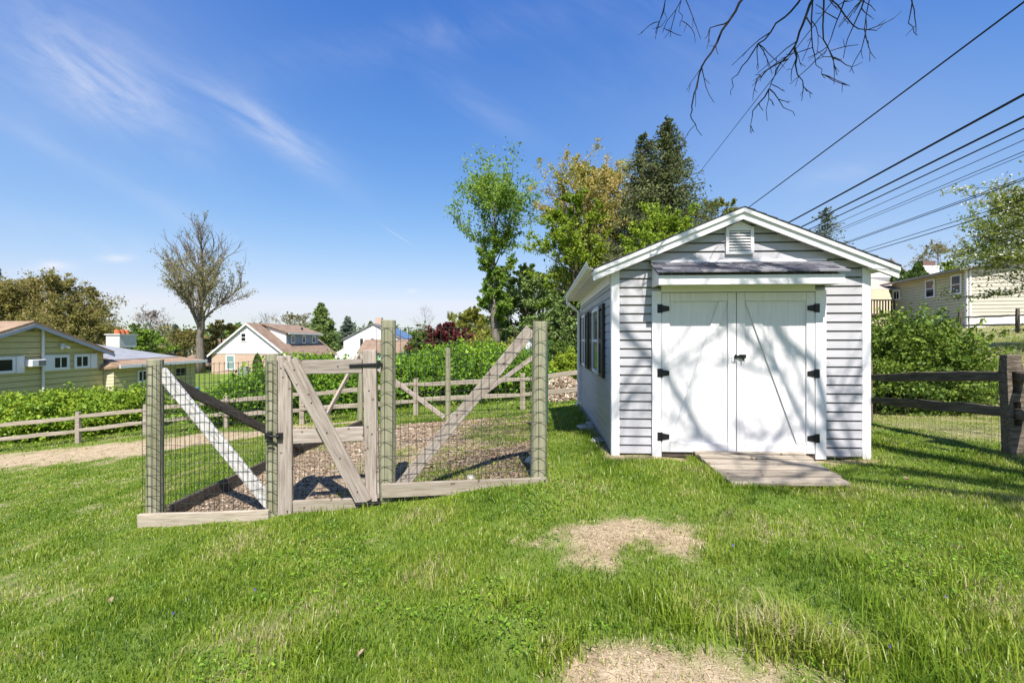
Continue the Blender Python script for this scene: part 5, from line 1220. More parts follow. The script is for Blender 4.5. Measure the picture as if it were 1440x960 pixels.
for k in (-.38, .0, .4):
    MB().tube([(c.x + k, c.y, 1.801), (c.x + k, c.y, 2.12)], [.19, .17], 10).build('chimney_pot', M['terracotta'], cho)
# brick and white house
cp = thing('brick_house', 'brick house with white gable, brown roof and grey dormer', 'house', (-29.7, 45, 0), R(-1.3), local=True)
w_, d_, bz, ze, zp = 7.25, 11.0, -2.6, -.02, 2.95; xm = 3.6
MB().add([(0, 0, bz), (w_, 0, bz), (w_, 0, ze), (0, 0, ze), (w_, d_, bz), (w_, d_, ze), (0, d_, bz), (0, d_, ze)], [(0, 1, 2, 3), (1, 4, 5, 2), (6, 0, 3, 7)]).build('brick_wall', M['brick'], cp)
b = lap(MB(), 0, 0, ze, zp, .16, y=-.03, xl=lambda z: xm * (z - ze) / (zp - ze) - .02, xr=lambda z: w_ - (w_ - xm) * (z - ze) / (zp - ze) + .02)
b.add([(0, .03, ze), (w_, .03, ze), (xm, .03, zp)], [(0, 1, 2)]); b.build('gable_wall', M['white'], cp)
rf = MB(); sl_ = (zp - ze) / xm; o_ = .28
slab(rf, (xm, -.25, zp + .1), (xm, d_ + .2, zp + .1), (-o_, d_ + .2, ze + .1 - o_ * sl_), (-o_, -.25, ze + .1 - o_ * sl_)); slab(rf, (xm + .005, d_ + .2, zp + .1), (xm + .005, -.25, zp + .1), (w_ + o_ + .5, -.25, ze + .1 - (o_ + .5) * sl_ * .8), (w_ + o_ + .5, d_ + .2, ze + .1 - (o_ + .5) * sl_ * .8))
rf.build('roof', M['red_roof'], cp)
for xa, xb, k in ((xm, -o_, 1), (xm, w_ + o_ + .5, .8)):
    za, zb = zp + .08, ze + .08 - (abs(xb - xm) - (xm if k == 1 else w_ - xm)) * sl_ * k
    p = [(xa, za - .2), (xb, zb - .2), (xb, zb - .01), (xa, za - .01)]; MB().prism(p if xb > xa else p[::-1], 'y', -.29, -.253).build('rake_board', M['white'], cp)
window(2.95, 3.55, 1.15, 2.05, -.06, cp, 'h', glass='glass'); window(1.45, 2.35, -1.6, -.15, -.0, cp, 'h', glass='glass_teal')
dm = MB(); dx = 6.3; dz0, dz1 = ze + (w_ - dx) * sl_ + .05, 2.05
dm.add([(dx, 2.2, dz0), (dx, 9.6, dz0), (dx, 9.6, dz1), (dx, 2.2, dz1)], [(0, 1, 2, 3)]); dmo = dm.build('dormer', M['greyblue'], cp)
MB().add([(dx, 2.2, dz0), (dx, 2.2, dz1), (xm + .5, 2.2, zp - .2)], [(0, 1, 2)]).build('dormer_cheek', M['white'], dmo)
rf = MB(); slab(rf, (xm + .2, 1.95, zp + .12), (dx + .4, 1.95, dz1 + .05), (dx + .4, 9.9, dz1 + .05), (xm + .2, 9.9, zp + .12), .1); rf.build('dormer_roof', M['red_roof'], dmo)
MB().box(dx + .39, dx + .43, 1.95, 9.9, dz1 - .12, dz1 + .02).build('dormer_fascia', M['white'], dmo)
for ya in (3.2, 5.6, 8.0):
    f = MB(); f.box(dx + .003, dx + .05, ya, ya + .75, .95, 1.85); wo = f.build('dormer_window', M['white'], dmo)
    MB().box(dx + .051, dx + .06, ya + .1, ya + .65, 1.05, 1.75).build('pane', M['glass'], dmo)
MB().tube([(5.6, 7, 2.2), (5.6, 7, 2.75)], .12, 8).build('roof_vent', M['charcoal'], cp)
for y_ in (1.5, 4.5, 7.5, 10.5): MB().box(w_ + .55, w_ + .68, y_, y_ + .13, bz, ze - .5).build('porch_post', M['white'], cp)
ar0 = None
def shrub_cone(px, Y, h, r, label):
    global ar0
    if ar0 is None:
        ar0 = thing('arborvitae', label, 'shrub', (0, 0, 0), local=True, group='clipped cone shrubs')
        n = 1400; t_ = RNG.random(n) ** .8; a_ = RNG.uniform(0, 6.28, n); rr = np.sin(np.pi * (t_ * .85 + .15)) ** .7 * RNG.uniform(.75, 1.05, n) * .5
        quads_obj('foliage', leaf_quads(np.stack([np.cos(a_) * rr, np.sin(a_) * rr, t_], -1), np.full(n, .09)), LEAF['midgreen'], ar0, np.clip(RNG.normal(.35, .2, n), 0, 1))
        MB().tube([(0, 0, -.2), (0, 0, .8)], .05, 5).build('stem', M['bark'], ar0); o = ar0
    else:
        o = ar0.copy(); COL.objects.link(o)
        for c_ in ar0.children:
            d = c_.copy(); COL.objects.link(d); d.parent = o
        o['label'] = label
    v = at(px, Y); o.matrix_basis = Matrix.Translation(v) @ Matrix.Diagonal((r * 2, r * 2, h, 1)); return o
shrub_cone(362, 43.5, 2.1, .42, 'clipped dark shrub at the brick gable corner, left of the gate stile')
for px, nm in ((423, 'clipped shrub left of the porch, first above the gate rail'), (433, 'second clipped shrub above the gate rail'), (443, 'third clipped shrub above the gate rail'), (455, 'clipped shrub nearest the right end of the brown porch roof')):
    shrub_cone(px, 47 if px < 450 else 50, 1.9, .42, nm)
for px, h, nm in ((1264, 3.0, 'leftmost cone evergreen above the tan canopy'), (1279, 2.6, 'middle cone evergreen behind the tan house roof'), (1291, 3.4, 'tall cone evergreen left of the white chimney'), (1303, 2.4, 'short cone evergreen right beside the white chimney')):
    o = shrub_cone(px, 40, h, .85, nm); o.matrix_basis = Matrix.Translation(Vector((o.matrix_basis.translation.x, 40, 4.8))) @ Matrix.Diagonal((1.3, 1.3, h, 1))
# white house with solar panels
wh = thing('white_house', 'white two storey house with blue solar panels and brick chimney', 'house', (-22.2, 60, 0), R(0), local=True)
w_, bz, ze, zp = 7.6, -2.6, 1.4, 3.45; xm = 3.9
b = lap(MB(), 0, w_, bz, ze, .2); lap(b, 0, 0, ze, zp, .2, xl=lambda z: xm * (z - ze) / (zp - ze), xr=lambda z: w_ - (w_ - xm) * (z - ze) / (zp - ze))
b.add([(0, .06, bz), (w_, .06, bz), (w_, .06, ze), (xm, .06, zp), (0, .06, ze)], [(0, 1, 2, 3, 4)]); b.add([(w_, 0, bz), (w_, 9, bz), (w_, 9, ze), (w_, 0, ze)], [(0, 1, 2, 3)])
b.add([(-1.2, -.1, bz), (0, -.1, bz), (0, -.1, 0.2), (-1.2, -.1, -.5)], [(0, 1, 2, 3)])
b.build('wall', M['white'], wh)
rf = MB(); sl_ = (zp - ze) / xm
slab(rf, (xm, -.2, zp + .1), (xm, 9, zp + .1), (-.2, 9, ze), (-.2, -.2, ze)); slab(rf, (xm + .005, 9, zp + .1), (xm + .005, -.2, zp + .1), (w_ + .5, -.2, ze - .1), (w_ + .5, 9, ze - .1)); rf.build('roof', M['grey_roof'], wh)
n_ = Vector((sl_, 0, 1)).normalized() * .08
sp = MB()
def rpt(t, y): return tuple(Vector((xm + (w_ + .5 - xm) * t, y, zp + .1 + (ze - .1 - zp - .1) * t)) + n_)
slab(sp, rpt(.95, .6), rpt(.95, 8.5), rpt(.1, 8.5), rpt(.1, .6), .05); sp.build('solar_panels', M['solar'], wh)
ch = MB(); ch.box(xm - .3, xm + .5, 2, 2.8, zp - .5, zp + .9); ch.build('chimney', M['brick'], wh)
window(2.6, 3.6, .55, 1.45, -.03, wh, 'v', fr=.14)
MB().box(2.2, 2.57, -.08, -.023, .5, 1.5).build('shutter', M['charcoal'], wh); MB().box(3.63, 4.0, -.08, -.023, .5, 1.5).build('shutter', M['charcoal'], wh)
# pale blue outbuilding with red brown roof
ob = thing('outbuilding', 'low pale blue outbuilding with reddish brown roof beside the white house', 'house', (-17.4, 52, 0), R(-12), local=True)
w_, bz, ze, zp = 5.3, -2.6, -.1, 1.25
b = MB().add([(0, 0, bz), (w_, 0, bz), (w_, 0, ze), (0, 0, ze), (w_, 3.2, bz), (w_, 3.2, ze), (w_, 1.6, zp), (0, 3.2, bz), (0, 3.2, ze), (0, 1.6, zp)], [(0, 1, 2, 3), (1, 4, 5, 6, 2), (7, 0, 3, 9, 8)]); b.build('wall', M['paleblue'], ob)
rf = MB(); slab(rf, (-.25, -.25, ze - .02), (w_ + .2, -.25, ze - .02), (w_ + .2, 1.6, zp + .12), (-.25, 1.6, zp + .12), .1); slab(rf, (-.25, 1.61, zp + .12), (w_ + .2, 1.61, zp + .12), (w_ + .2, 3.45, ze - .02), (-.25, 3.45, ze - .02), .1); rf.build('roof', M['red_roof'], ob)
window(2.9, 4.3, -1.6, -.5, -.0, ob, 'v', glass='glass_teal')
# far white rancher, left
fh = thing('ranch_house', 'far white ranch house half hidden by the large bare tree', 'house', tuple(at(230, 80, z=0)), R(-6), local=True)
w_, bz, ze, zp = 9.5, -3, .2, 1.4
MB().add([(0, 0, bz), (w_, 0, bz), (w_, 0, ze), (0, 0, ze), (w_, 6, bz), (w_, 6, ze), (w_, 3, zp), (0, 6, bz), (0, 6, ze), (0, 3, zp)], [(0, 1, 2, 3), (1, 4, 5, 6, 2), (7, 0, 3, 9, 8)]).build('wall', M['white'], fh)
rf = MB(); slab(rf, (-.3, -.4, ze), (w_ + .3, -.4, ze), (w_ + .3, 3, zp + .1), (-.3, 3, zp + .1), .1); slab(rf, (-.3, 3.01, zp + .1), (w_ + .3, 3.01, zp + .1), (w_ + .3, 6.4, ze), (-.3, 6.4, ze), .1); rf.build('roof', M['tan_roof'], fh)
window(1.5, 2.6, -1.2, -.2, 0, fh, 'v'); window(5.5, 6.6, -1.2, -.2, 0, fh, 'v'); MB().box(-.8, -.0, 1.5, 2.4, bz, 1.7).build('chimney', M['white'], fh)
lg = thing('garage', 'low brick and grey garage wall behind the yellow house wing', 'building', tuple(at(250, 50, z=0)), R(10), local=True)
MB().box(0, 5.2, 0, 4, -3.4, -1.5).build('wall', M['charcoal'], lg)
rf = MB(); slab(rf, (-.3, -.4, -1.5), (5.5, -.4, -1.5), (5.5, 3.5, -.4), (-.3, 3.5, -.4), .12); rf.build('roof', M['red_roof'], lg)
# tan house on the right
U = Vector((-.233, -.9725, 0)); P0 = Vector((25.2, 25.2, 0)) - U * 7.2
th = thing('tan_house', 'tan sided house on the rise right of the shed', 'house', (P0.x, P0.y, 0), math.atan2(U.y, U.x), local=True)
w_, bz, ze = 7.2, 1.2, 5.35
lap(MB(), 0, w_, bz + 1.2, ze, .17).build('wall', M['tan_siding'], th)
MB().box(0, w_ - .002, .004, .3, bz, bz + 1.2).build('foundation', M['concrete'], th)
e2 = swapxy(lap(MB(), 0, 9, bz + 1.5, ze, .2), w_, 1); e2.add([(w_ - .06, 0, bz), (w_ - .06, 9, bz), (w_ - .06, 9, ze), (w_ - .06, 4.5, ze + .75), (w_ - .06, 0, ze)], [(0, 1, 2, 3, 4)])
g_ = swapxy(lap(MB(), 0, 0, ze, ze + .75, .2, xl=lambda z: 4.5 * (z - ze) / .75, xr=lambda z: 9 - 4.5 * (z - ze) / .75), w_, 1); e2.add(g_.v, [tuple(f) for f in g_.f])
e2.build('end_wall', M['pale_siding'], th)
MB().box(w_ + .003, w_ + .03, 0.1, 9, bz, bz + 1.5).build('end_foundation', M['white'], th)
rf = MB(); slab(rf, (-.4, -.5, ze - .02), (w_ + .4, -.5, ze - .02), (w_ + .4, 4.5, ze + .82), (-.4, 4.5, ze + .82), .12); slab(rf, (-.4, 4.51, ze + .82), (w_ + .4, 4.51, ze + .82), (w_ + .4, 9.5, ze - .02), (-.4, 9.5, ze - .02), .12); rf.build('roof', M['grey_roof'], th)
MB().box(-.4, w_ + .4, -.56, -.505, ze - .16, ze - .02).build('gutter', M['oldwood'], th)
MB().box(w_ - .12, w_ + .04, -.04, -.003, bz, ze - .03).build('corner_trim', M['white'], th)
window(3.72, 4.62, 3.95, 5.1, -.02, th, 'h', fr=.1); window(6.0, 6.85, 3.95, 5.1, -.02, th, 'h', fr=.1)
window(.25, 1.05, 4.1, 4.85, -.02, th, 'v', fr=.1)
f = MB(); f.box(w_ + .022, w_ + .07, 2.6, 3.9, 3.9, 5.0); wo = f.build('window', M['white'], th); MB().box(w_ + .071, w_ + .08, 2.7, 3.8, 4.0, 4.9).build('pane', M['glass_teal'], wo)
MB().tube([(w_ + .03, .12, ze - .1), (w_ + .03, .12, bz)], .05, 6).build('downspout', M['white'], th)
# deck and canopy beside it
dk = thing('deck', 'brown railed deck under a tan canopy left of the tan house', 'deck', tuple(at(1235, 33, z=3.2)))
v = at(1240, 33, z=0)
MB().box(v.x - 3.5, v.x + 1.4, 31.8, 36, 3.05, 3.2).build('floor', M['brownwood'], dk)
rl = MB(); rl.box(v.x - 3.5, v.x + 1.4, 31.8, 31.88, 4.1, 4.18)
for k in range(25): rl.box(v.x - 3.5 + k * .2, v.x - 3.44 + k * .2, 31.81, 31.87, 3.201, 4.099)
rl.build('railing', M['brownwood'], dk)
for k in (-3.4, 1.3): MB().box(v.x + k - .08, v.x + k + .08, 31.6, 31.76, 1.0, 4.2).build('post', M['brownwood'], dk)
MB().box(v.x - 3.5, v.x + 1.4, 36.01, 36.2, 1.5, 5.0).build('back_wall', M['brownwood'], dk)
cn = thing('canopy', 'sloping tan fabric canopy above the brown deck', 'canopy', tuple(v + Vector((0, 0, 5.4))))
c_ = MB(); m_ = 8
for k in range(m_):
    x0, x1 = v.x - 3.6 + 5.2 * k / m_, v.x - 3.6 + 5.2 * (k + 1) / m_
    s_ = .05
    slab(c_, (x0, 31.2, 4.85 + .0 * k), ((x0 + x1) / 2, 31.2, 4.85 - s_), ((x0 + x1) / 2, 36, 6.2 - s_), (x0, 36, 6.2), .02); slab(c_, ((x0 + x1) / 2, 31.2, 4.85 - s_), (x1, 31.2, 4.85), (x1, 36, 6.2), ((x0 + x1) / 2, 36, 6.2 - s_), .02)
c_.build('fabric', M['canvas'], cn); fm = MB()
for xx in (v.x - 3.5, v.x + 1.5): fm.tube([(xx, 31.22, 4.8), (xx, 31.22, 3.2)], .03, 6); fm.tube([(xx, 31.2, 4.82), (xx, 36, 6.14)], .03, 6)
fm.build('canopy_frame', M['charcoal'], cn)
w2 = thing('white_house', 'white gabled house peeking over the canopy behind the shed roof', 'house', tuple(at(1222, 50, z=0)), R(0), local=True)
w_, bz, ze, zp = 5.0, 2, 8.0, 10.2
MB().add([(0, 0, bz), (w_, 0, bz), (w_, 0, ze), (2.2, 0, zp), (0, 0, ze + .9), (w_, 6, bz), (w_, 6, ze)], [(0, 1, 2, 3, 4), (1, 5, 6, 2)]).build('wall', M['white'], w2)
rf = MB(); slab(rf, (2.2, -.3, zp + .1), (w_ + .3, -.3, ze - .1), (w_ + .3, 6, ze - .1), (2.2, 6, zp + .1), .15); slab(rf, (2.19, 6, zp + .1), (-.3, 6, ze + .85), (-.3, -.3, ze + .85), (2.19, -.3, zp + .1), .15); rf.build('roof', M['membrane'], w2)
cv = at(1303, 45, z=0); ck = thing('chimney_house', 'brick topped white chimney on a low house above the tan roof', 'house', (cv.x, 45, 0), 0, local=True)
cm = MB(); cm.box(-.8, .8, -.5, .5, 2, 8.6); cko = cm.build('chimney', M['white'], ck); MB().box(-.7, .5, -.4, .4, 8.601, 9.1).build('chimney_top', M['old_brick'], cko)
MB().box(-5, 6, .6, 6, 2, 7.2).build('wall', M['tan_siding'], ck)
rf = MB(); slab(rf, (-5.3, .3, 7.2), (6.3, .3, 7.2), (6.3, 3.3, 8.0), (-5.3, 3.3, 8.0), .12); slab(rf, (-5.3, 3.31, 8.0), (6.3, 3.31, 8.0), (6.3, 6.3, 7.2), (-5.3, 6.3, 7.2), .12); rf.build('roof', M['grey_roof'], ck)
# white shed behind the right garden post
v = at(728, 26); ws = thing('white_outbuilding', 'small white gabled outbuilding behind the right garden post', 'building', (v.x, 26, 0), R(-20), local=True)
z_ = v.z
MB().add([(0, 0, z_ - .2), (1.5, 0, z_ - .2), (1.5, 0, z_ + 1.6), (.75, 0, z_ + 2.2), (0, 0, z_ + 1.6), (1.5, 2, z_ - .2), (1.5, 2, z_ + 1.6), (0, 2, z_ - .2), (0, 2, z_ + 1.6)], [(0, 1, 2, 3, 4), (1, 5, 6, 2), (7, 0, 4, 8)]).build('wall', M['white'], ws)
rf = MB(); slab(rf, (.75, -.15, z_ + 2.28), (1.7, -.15, z_ + 1.55), (1.7, 2.1, z_ + 1.55), (.75, 2.1, z_ + 2.28), .06); slab(rf, (.74, 2.1, z_ + 2.28), (-.2, 2.1, z_ + 1.55), (-.2, -.15, z_ + 1.55), (.74, -.15, z_ + 2.28), .06); rf.build('roof', M['grey_roof'], ws)
# small things in the yards
v = at(266, 27); bn = thing('storage_bin', 'bright blue plastic bin by the yellow house wing', 'bin', tuple(v))
MB().hexa([(v.x - .3, 26.7, v.z), (v.x + .3, 26.7, v.z), (v.x + .3, 27.3, v.z), (v.x - .3, 27.3, v.z), (v.x - .36, 26.64, v.z + .9), (v.x + .36, 26.64, v.z + .9), (v.x + .36, 27.36, v.z + .9), (v.x - .36, 27.36, v.z + .9)]).build('body', M['blueplastic'], bn, bevel=.03)
MB().box(v.x - .4, v.x + .4, 26.6, 27.4, v.z + .901, v.z + .97).build('lid', M['blueplastic'], bn, bevel=.02)
v = at(232, 22.5); pt = thing('picnic_table', 'grey picnic table with benches beside the yellow house', 'table', tuple(v))
MB().box(v.x - .9, v.x + .9, 22.15, 22.85, v.z + .72, v.z + .77).build('tabletop', M['oldwood'], pt)
for y_ in (21.75, 23.0): MB().box(v.x - .9, v.x + .9, y_, y_ + .26, v.z + .42, v.z + .46).build('bench', M['oldwood'], pt)
for k in (-.6, .6):
    l = MB(); l.tube([(v.x + k, 21.85, v.z), (v.x + k, 22.4, v.z + .719)], .05, 5); l.tube([(v.x + k, 23.15, v.z), (v.x + k, 22.6, v.z + .719)], .05, 5); l.tube([(v.x + k, 21.85, v.z + .38), (v.x + k, 23.15, v.z + .38)], .05, 5); l.build('leg', M['darkwood'], pt)
v = at(290, 24.5); gr_ = thing('covered_grill', 'black covered grill and pots beyond the rail fence left of the gate', 'grill', tuple(v))
gm_ = MB(); gm_.hexa([(v.x - .8, 24.2, v.z), (v.x + .8, 24.2, v.z), (v.x + .8, 24.9, v.z), (v.x - .8, 24.9, v.z), (v.x - .65, 24.25, v.z + .75), (v.x + .6, 24.25, v.z + .8), (v.x + .6, 24.8, v.z + .8), (v.x - .65, 24.8, v.z + .75)]); gm_.build('cover', M['charcoal'], gr_, bevel=.12)
MB().tube([(v.x + 1.1, 24.5, v.z - .1), (v.x + 1.1, 24.5, v.z + .4)], [.18, .26], 10).build('pot', M['charcoal'], gr_)
v = at(432, 42.5); 
v = at(343, 42); acb = thing('heat_pump', 'grey outdoor air unit against the brick wall', 'air unit', tuple(v)); MB().box(v.x - .4, v.x + .4, 41.7, 42.3, v.z, v.z + .95).build('case', M['membrane'], acb, bevel=.04); MB().tube([(v.x, 42, v.z + .951), (v.x, 42, v.z + .99)], .3, 12).build('fan_grille', M['charcoal'], acb)
# chip pile beyond the fence
v = at(789, 14.6); n = 7000; a_ = RNG.uniform(0, 6.28, n); r_ = np.sqrt(RNG.random(n)); x = v.x + np.cos(a_) * r_ * .95; y = 14.6 + np.sin(a_) * r_ * .9
hz = np.cos(r_ * np.pi / 2) * .62 + .03 * np.sin(a_ * 5)
V, Lp, St, Tt = chips(x, y, RNG.uniform(.03, .075, n), z=tz(x, y) + np.maximum(hz, 0), tint=np.clip(RNG.normal(.82, .18, n), 0, 1))
pile = thing('wood_chip_pile', 'pale wood chip heap beyond the rail fence left of the shed', 'pile', tuple(v))
link('chips', np_mesh('chips', V, Lp, St, M['chips'], Tt), pile)
pm = MB(); ring = []
for j in range(7):
    rr = j / 6
    for k in range(20):
        aa = 6.2832 * k / 20; X_, Y_ = v.x + math.cos(aa) * rr * .95, 14.6 + math.sin(aa) * rr * .9; ring.append((X_, Y_, gz(X_, Y_) + .6 * math.cos(rr * math.pi / 2) - .02))
pm.add(ring, [(j * 20 + k, j * 20 + (k + 1) % 20, (j + 1) * 20 + (k + 1) % 20, (j + 1) * 20 + k) for j in range(6) for k in range(20)], tint=.8); pm.build('mound', M['chips'], pile, smooth=True)
# pale stones along the shed's side
for i, (yy, dx, rs, lab) in enumerate([(6.2, -.10, .07, 'pale flat stone nearest the shed corner in the grass'), (7.1, -.16, .11, 'larger pale stone in the grass at the middle of the shed side'), (7.35, -.08, .06, 'small pale stone touching the larger stone by the shed')]):
    sx = 1.22 + .058 * (yy - 5.5) + dx; z = gz(sx, yy); s_ = MB(); ring = []
    for j, (zz_, rr) in enumerate(((-.02, .9), (.02, 1.0), (.045, .75))):
        for k in range(9): aa = 6.2832 * k / 9; ring.append((sx + math.cos(aa) * rs * rr * random.uniform(.85, 1.15) * 1.3, yy + math.sin(aa) * rs * rr * random.uniform(.85, 1.15) * 1.6, z + zz_))
    s_.add(ring, [(j * 9 + k, j * 9 + (k + 1) % 9, (j + 1) * 9 + (k + 1) % 9, (j + 1) * 9 + k) for j in range(2) for k in range(9)] + [tuple(18 + k for k in range(9))])
    tag(s_.build('stone', M['stone'], smooth=False), lab, 'stone', 'stones along the shed')
# garden rocks
for px, py, rs, lab in ((750, 655, .09, 'pale rock inside the garden beside the right corner post'), (577, 693 - 22, .05, 'small white stone in the dark soil behind the right garden board'), (662, 668, .05, 'white pebble in the middle of the dark garden soil')):
    Y = CAMZ * F / (py - HY) * 1.06; X = (px - CX) / F * Y; z = gz(X, Y); s_ = MB(); ring = []
    for j, (zz_, rr) in enumerate(((-.3, .8), (.2, 1.0), (.8, .65))):
        for k in range(8): aa = 6.2832 * k / 8; ring.append((X + math.cos(aa) * rs * rr * random.uniform(.8, 1.2), Y + math.sin(aa) * rs * rr * random.uniform(.8, 1.2), z + zz_ * rs))
    s_.add(ring, [(j * 8 + k, j * 8 + (k + 1) % 8, (j + 1) * 8 + (k + 1) % 8, (j + 1) * 8 + k) for j in range(2) for k in range(8)] + [tuple(16 + k for k in range(8))])
    tag(s_.build('rock', M['stone']), lab, 'rock', 'rocks in the garden bed')
# violets and fallen leaves in the lawn
def ground_hit(px, py):
    d = CAMZ * F / (py - HY)
    for _ in range(6): d = (CAMZ - gz((px - CX) / F * d, d)) * F / (py - HY)
    return Vector(((px - CX) / F * d, d, gz((px - CX) / F * d, d)))
for px, py, lab in ((358, 838, 'purple violet alone in the lawn left of centre'), (243, 872, 'tiny violet in the lawn at lower left'), (1165, 888, 'violet beside the tall grass tuft at lower right'), (1250, 922, 'pair of violet petals low at the right bottom of the lawn'), (1030, 776, 'violet in the lawn right of the bare mound'), (1328, 850, 'violet in the long grass near the right edge')):
    p = ground_hit(px, py); t_ = thing('violet_flower', lab, 'flower', tuple(p), group='violets in the lawn'); h_ = .05
    MB().tube([p, p + Vector((.005, 0, h_))], .0015, 4).build('flower_stem', LEAF['tall'], t_)
    pe = MB(); c_ = p + Vector((.005, 0, h_))
    for k in range(5):
        a_ = k * 1.2566; o = Vector((math.cos(a_), -.4, math.sin(a_))); s_ = Vector((-math.sin(a_), 0, math.cos(a_)))
        pe.add([c_, c_ + o * .006 + s_ * .0045, c_ + o * .011, c_ + o * .006 - s_ * .0045], [(0, 1, 2, 3)], tint=random.random())
    pe.build('petals', LEAF['violet'], t_)
for px, py, lab in ((156, 852, 'curled brown leaf in the lawn at lower left'), (1275, 679, 'dry grey brown leaf in the grass right of the ramp'), (508, 930, 'tan dead leaf near the bottom of the lawn')):
    p = ground_hit(px, py) + Vector((0, 0, .045)); lf = MB(); a_ = random.uniform(0, 3)
    u_, w3 = Vector((math.cos(a_), math.sin(a_), .15)) * .03, Vector((-math.sin(a_), math.cos(a_), .3)) * .014
    lf.add([p - u_, p - u_ * .2 + w3, p + u_ * .5 + w3 * .9, p + u_, p + u_ * .4 - w3 * .8 + Vector((0, 0, .02)), p - u_ * .3 - w3 + Vector((0, 0, .02)), p + Vector((0, 0, -.008))], [(0, 6, 1), (1, 6, 2), (2, 6, 3), (3, 6, 4), (4, 6, 5), (5, 6, 0)], tint=.5)
    tag(lf.build('fallen_leaf', M['chips']), lab, 'leaf', 'fallen leaves in the lawn')

# ------------------------------------------------------------------ sky, sun, camera
EXPO = 1.15; SUN = 4.0; SKY = 0.15
sv_ = Vector((.09, -.72, 1.0)).normalized()
sun = bpy.data.lights.new('sun', 'SUN'); sun.energy = SUN; sun.angle = R(0.53); sun.color = (1.0, .95, .88)
so = bpy.data.objects.new('sun', sun); COL.objects.link(so); so.location = (0, 0, 30); so.rotation_euler = (-sv_).to_track_quat('-Z', 'Y').to_euler()
el = math.asin(sv_.z); az = math.atan2(sv_.x, sv_.y)
wd = bpy.data.worlds.new('World'); scene.world = wd; wd.use_nodes = True; nt = wd.node_tree; nt.nodes.clear(); L = nt.links.new
sk = nd(nt, 'ShaderNodeTexSky'); sk.sky_type = 'NISHITA'; sk.sun_disc = False; sk.sun_elevation = el; sk.sun_rotation = az; sk.altitude = 100; sk.air_density = 1.0; sk.dust_density = 0.3; sk.ozone_density = 2.0
tc = nd(nt, 'ShaderNodeTexCoord'); sx = nd(nt, 'ShaderNodeSeparateXYZ'); L(tc.outputs['Generated'], sx.inputs[0])
def mth(op, a, b=None, clamp=False):
    n = nd(nt, 'ShaderNodeMath', operation=op, use_clamp=clamp)
    for i, v in enumerate((a, b)):
        if v is None: continue
        if isinstance(v, (int, float)): n.inputs[i].default_value = v
        else: L(v, n.inputs[i])
    return n.outputs[0]
yy = mth('MAXIMUM', sx.outputs[1], .05)
u = mth('DIVIDE', sx.outputs[0], yy); v = mth('DIVIDE', sx.outputs[2], yy)
# stretched cirrus noise on the sky's northern face, streaks falling to the right
cb = nd(nt, 'ShaderNodeCombineXYZ'); ca, sa = math.cos(R(32)), math.sin(R(32))
along = mth('SUBTRACT', mth('MULTIPLY', u, ca), mth('MULTIPLY', v, sa)); across = mth('ADD', mth('MULTIPLY', u, sa), mth('MULTIPLY', v, ca))
L(mth('MULTIPLY', along, 3.2), cb.inputs[0]); L(mth('MULTIPLY', across, 13.0), cb.inputs[1])
n1 = nd(nt, 'ShaderNodeTexNoise', Scale=1.0, Detail=8, Roughness=.62, Distortion=.6); L(cb.outputs[0], n1.inputs['Vector'])
cb2 = nd(nt, 'ShaderNodeCombineXYZ'); L(u, cb2.inputs[0]); L(v, cb2.inputs[1])
n2 = nd(nt, 'ShaderNodeTexNoise', Scale=3.0, Detail=7, Roughness=.6, Distortion=.4); L(cb2.outputs[0], n2.inputs['Vector'])
def blob(px, py, rx, ry, rot, amp):
    cu, cv = (px - CX) / F, (HY - py) / F; c_, s_ = math.cos(R(rot)), math.sin(R(rot))
    du = mth('SUBTRACT', u, cu); dv = mth('SUBTRACT', v, cv)
    a_ = mth('DIVIDE', mth('SUBTRACT', mth('MULTIPLY', du, c_), mth('MULTIPLY', dv, s_)), rx / F); b_ = mth('DIVIDE', mth('ADD', mth('MULTIPLY', du, s_), mth('MULTIPLY', dv, c_)), ry / F)
    e = mth('POWER', 2.718, mth('MULTIPLY', mth('ADD', mth('MULTIPLY', a_, a_), mth('MULTIPLY', b_, b_)), -1.0)); return mth('MULTIPLY', e, amp)
def tot(lst):
    o = lst[0]
    for x in lst[1:]: o = mth('ADD', o, x)
    return o
cirrus = tot([blob(150, 125, 120, 42, 35, .95), blob(385, 185, 105, 24, 33, 1.1), blob(70, 60, 170, 90, 20, .42), blob(560, 60, 260, 30, -10, .28), blob(160, 250, 200, 18, 28, .35), blob(670, 150, 90, 22, 30, .3), blob(120, 335, 140, 22, 15, .3), blob(1180, 245, 60, 14, -10, .35), blob(1000, 60, 300, 120, 0, .15)])
nn = nd(nt, 'ShaderNodeMapRange'); nn.inputs[1].default_value = .32; nn.inputs[2].default_value = .78; L(n1.outputs['Fac'], nn.inputs[0])
brk = nd(nt, 'ShaderNodeMapRange'); brk.inputs[1].default_value = .34; brk.inputs[2].default_value = .62; brk.inputs[3].default_value = .35; L(n2.outputs['Fac'], brk.inputs[0])
cf = mth('MULTIPLY', mth('MULTIPLY', mth('MULTIPLY', cirrus, nn.outputs[0]), brk.outputs[0]), .66, True)
veil = tot([blob(80, 100, 280, 190, 10, .11), blob(1200, 240, 340, 190, 0, .14)])
cf = mth('ADD', cf, veil)
cum = tot([blob(80, 374, 26, 7, 0, 1.5), blob(163, 363, 22, 5, 0, .9), blob(48, 380, 22, 4, 0, .5), blob(580, 409, 6, 3, 0, .6)])
n3 = nd(nt, 'ShaderNodeMapRange'); n3.inputs[1].default_value = .35; n3.inputs[2].default_value = .6; L(n2.outputs['Fac'], n3.inputs[0])
cf2 = mth('MULTIPLY', mth('MULTIPLY', cum, n3.outputs[0]), .7, True)
con = mth('MULTIPLY', blob(560, 332, 24, 1.0, 33, .22), 1.0)
fac = mth('MINIMUM', mth('ADD', mth('ADD', cf, cf2), con), .92)
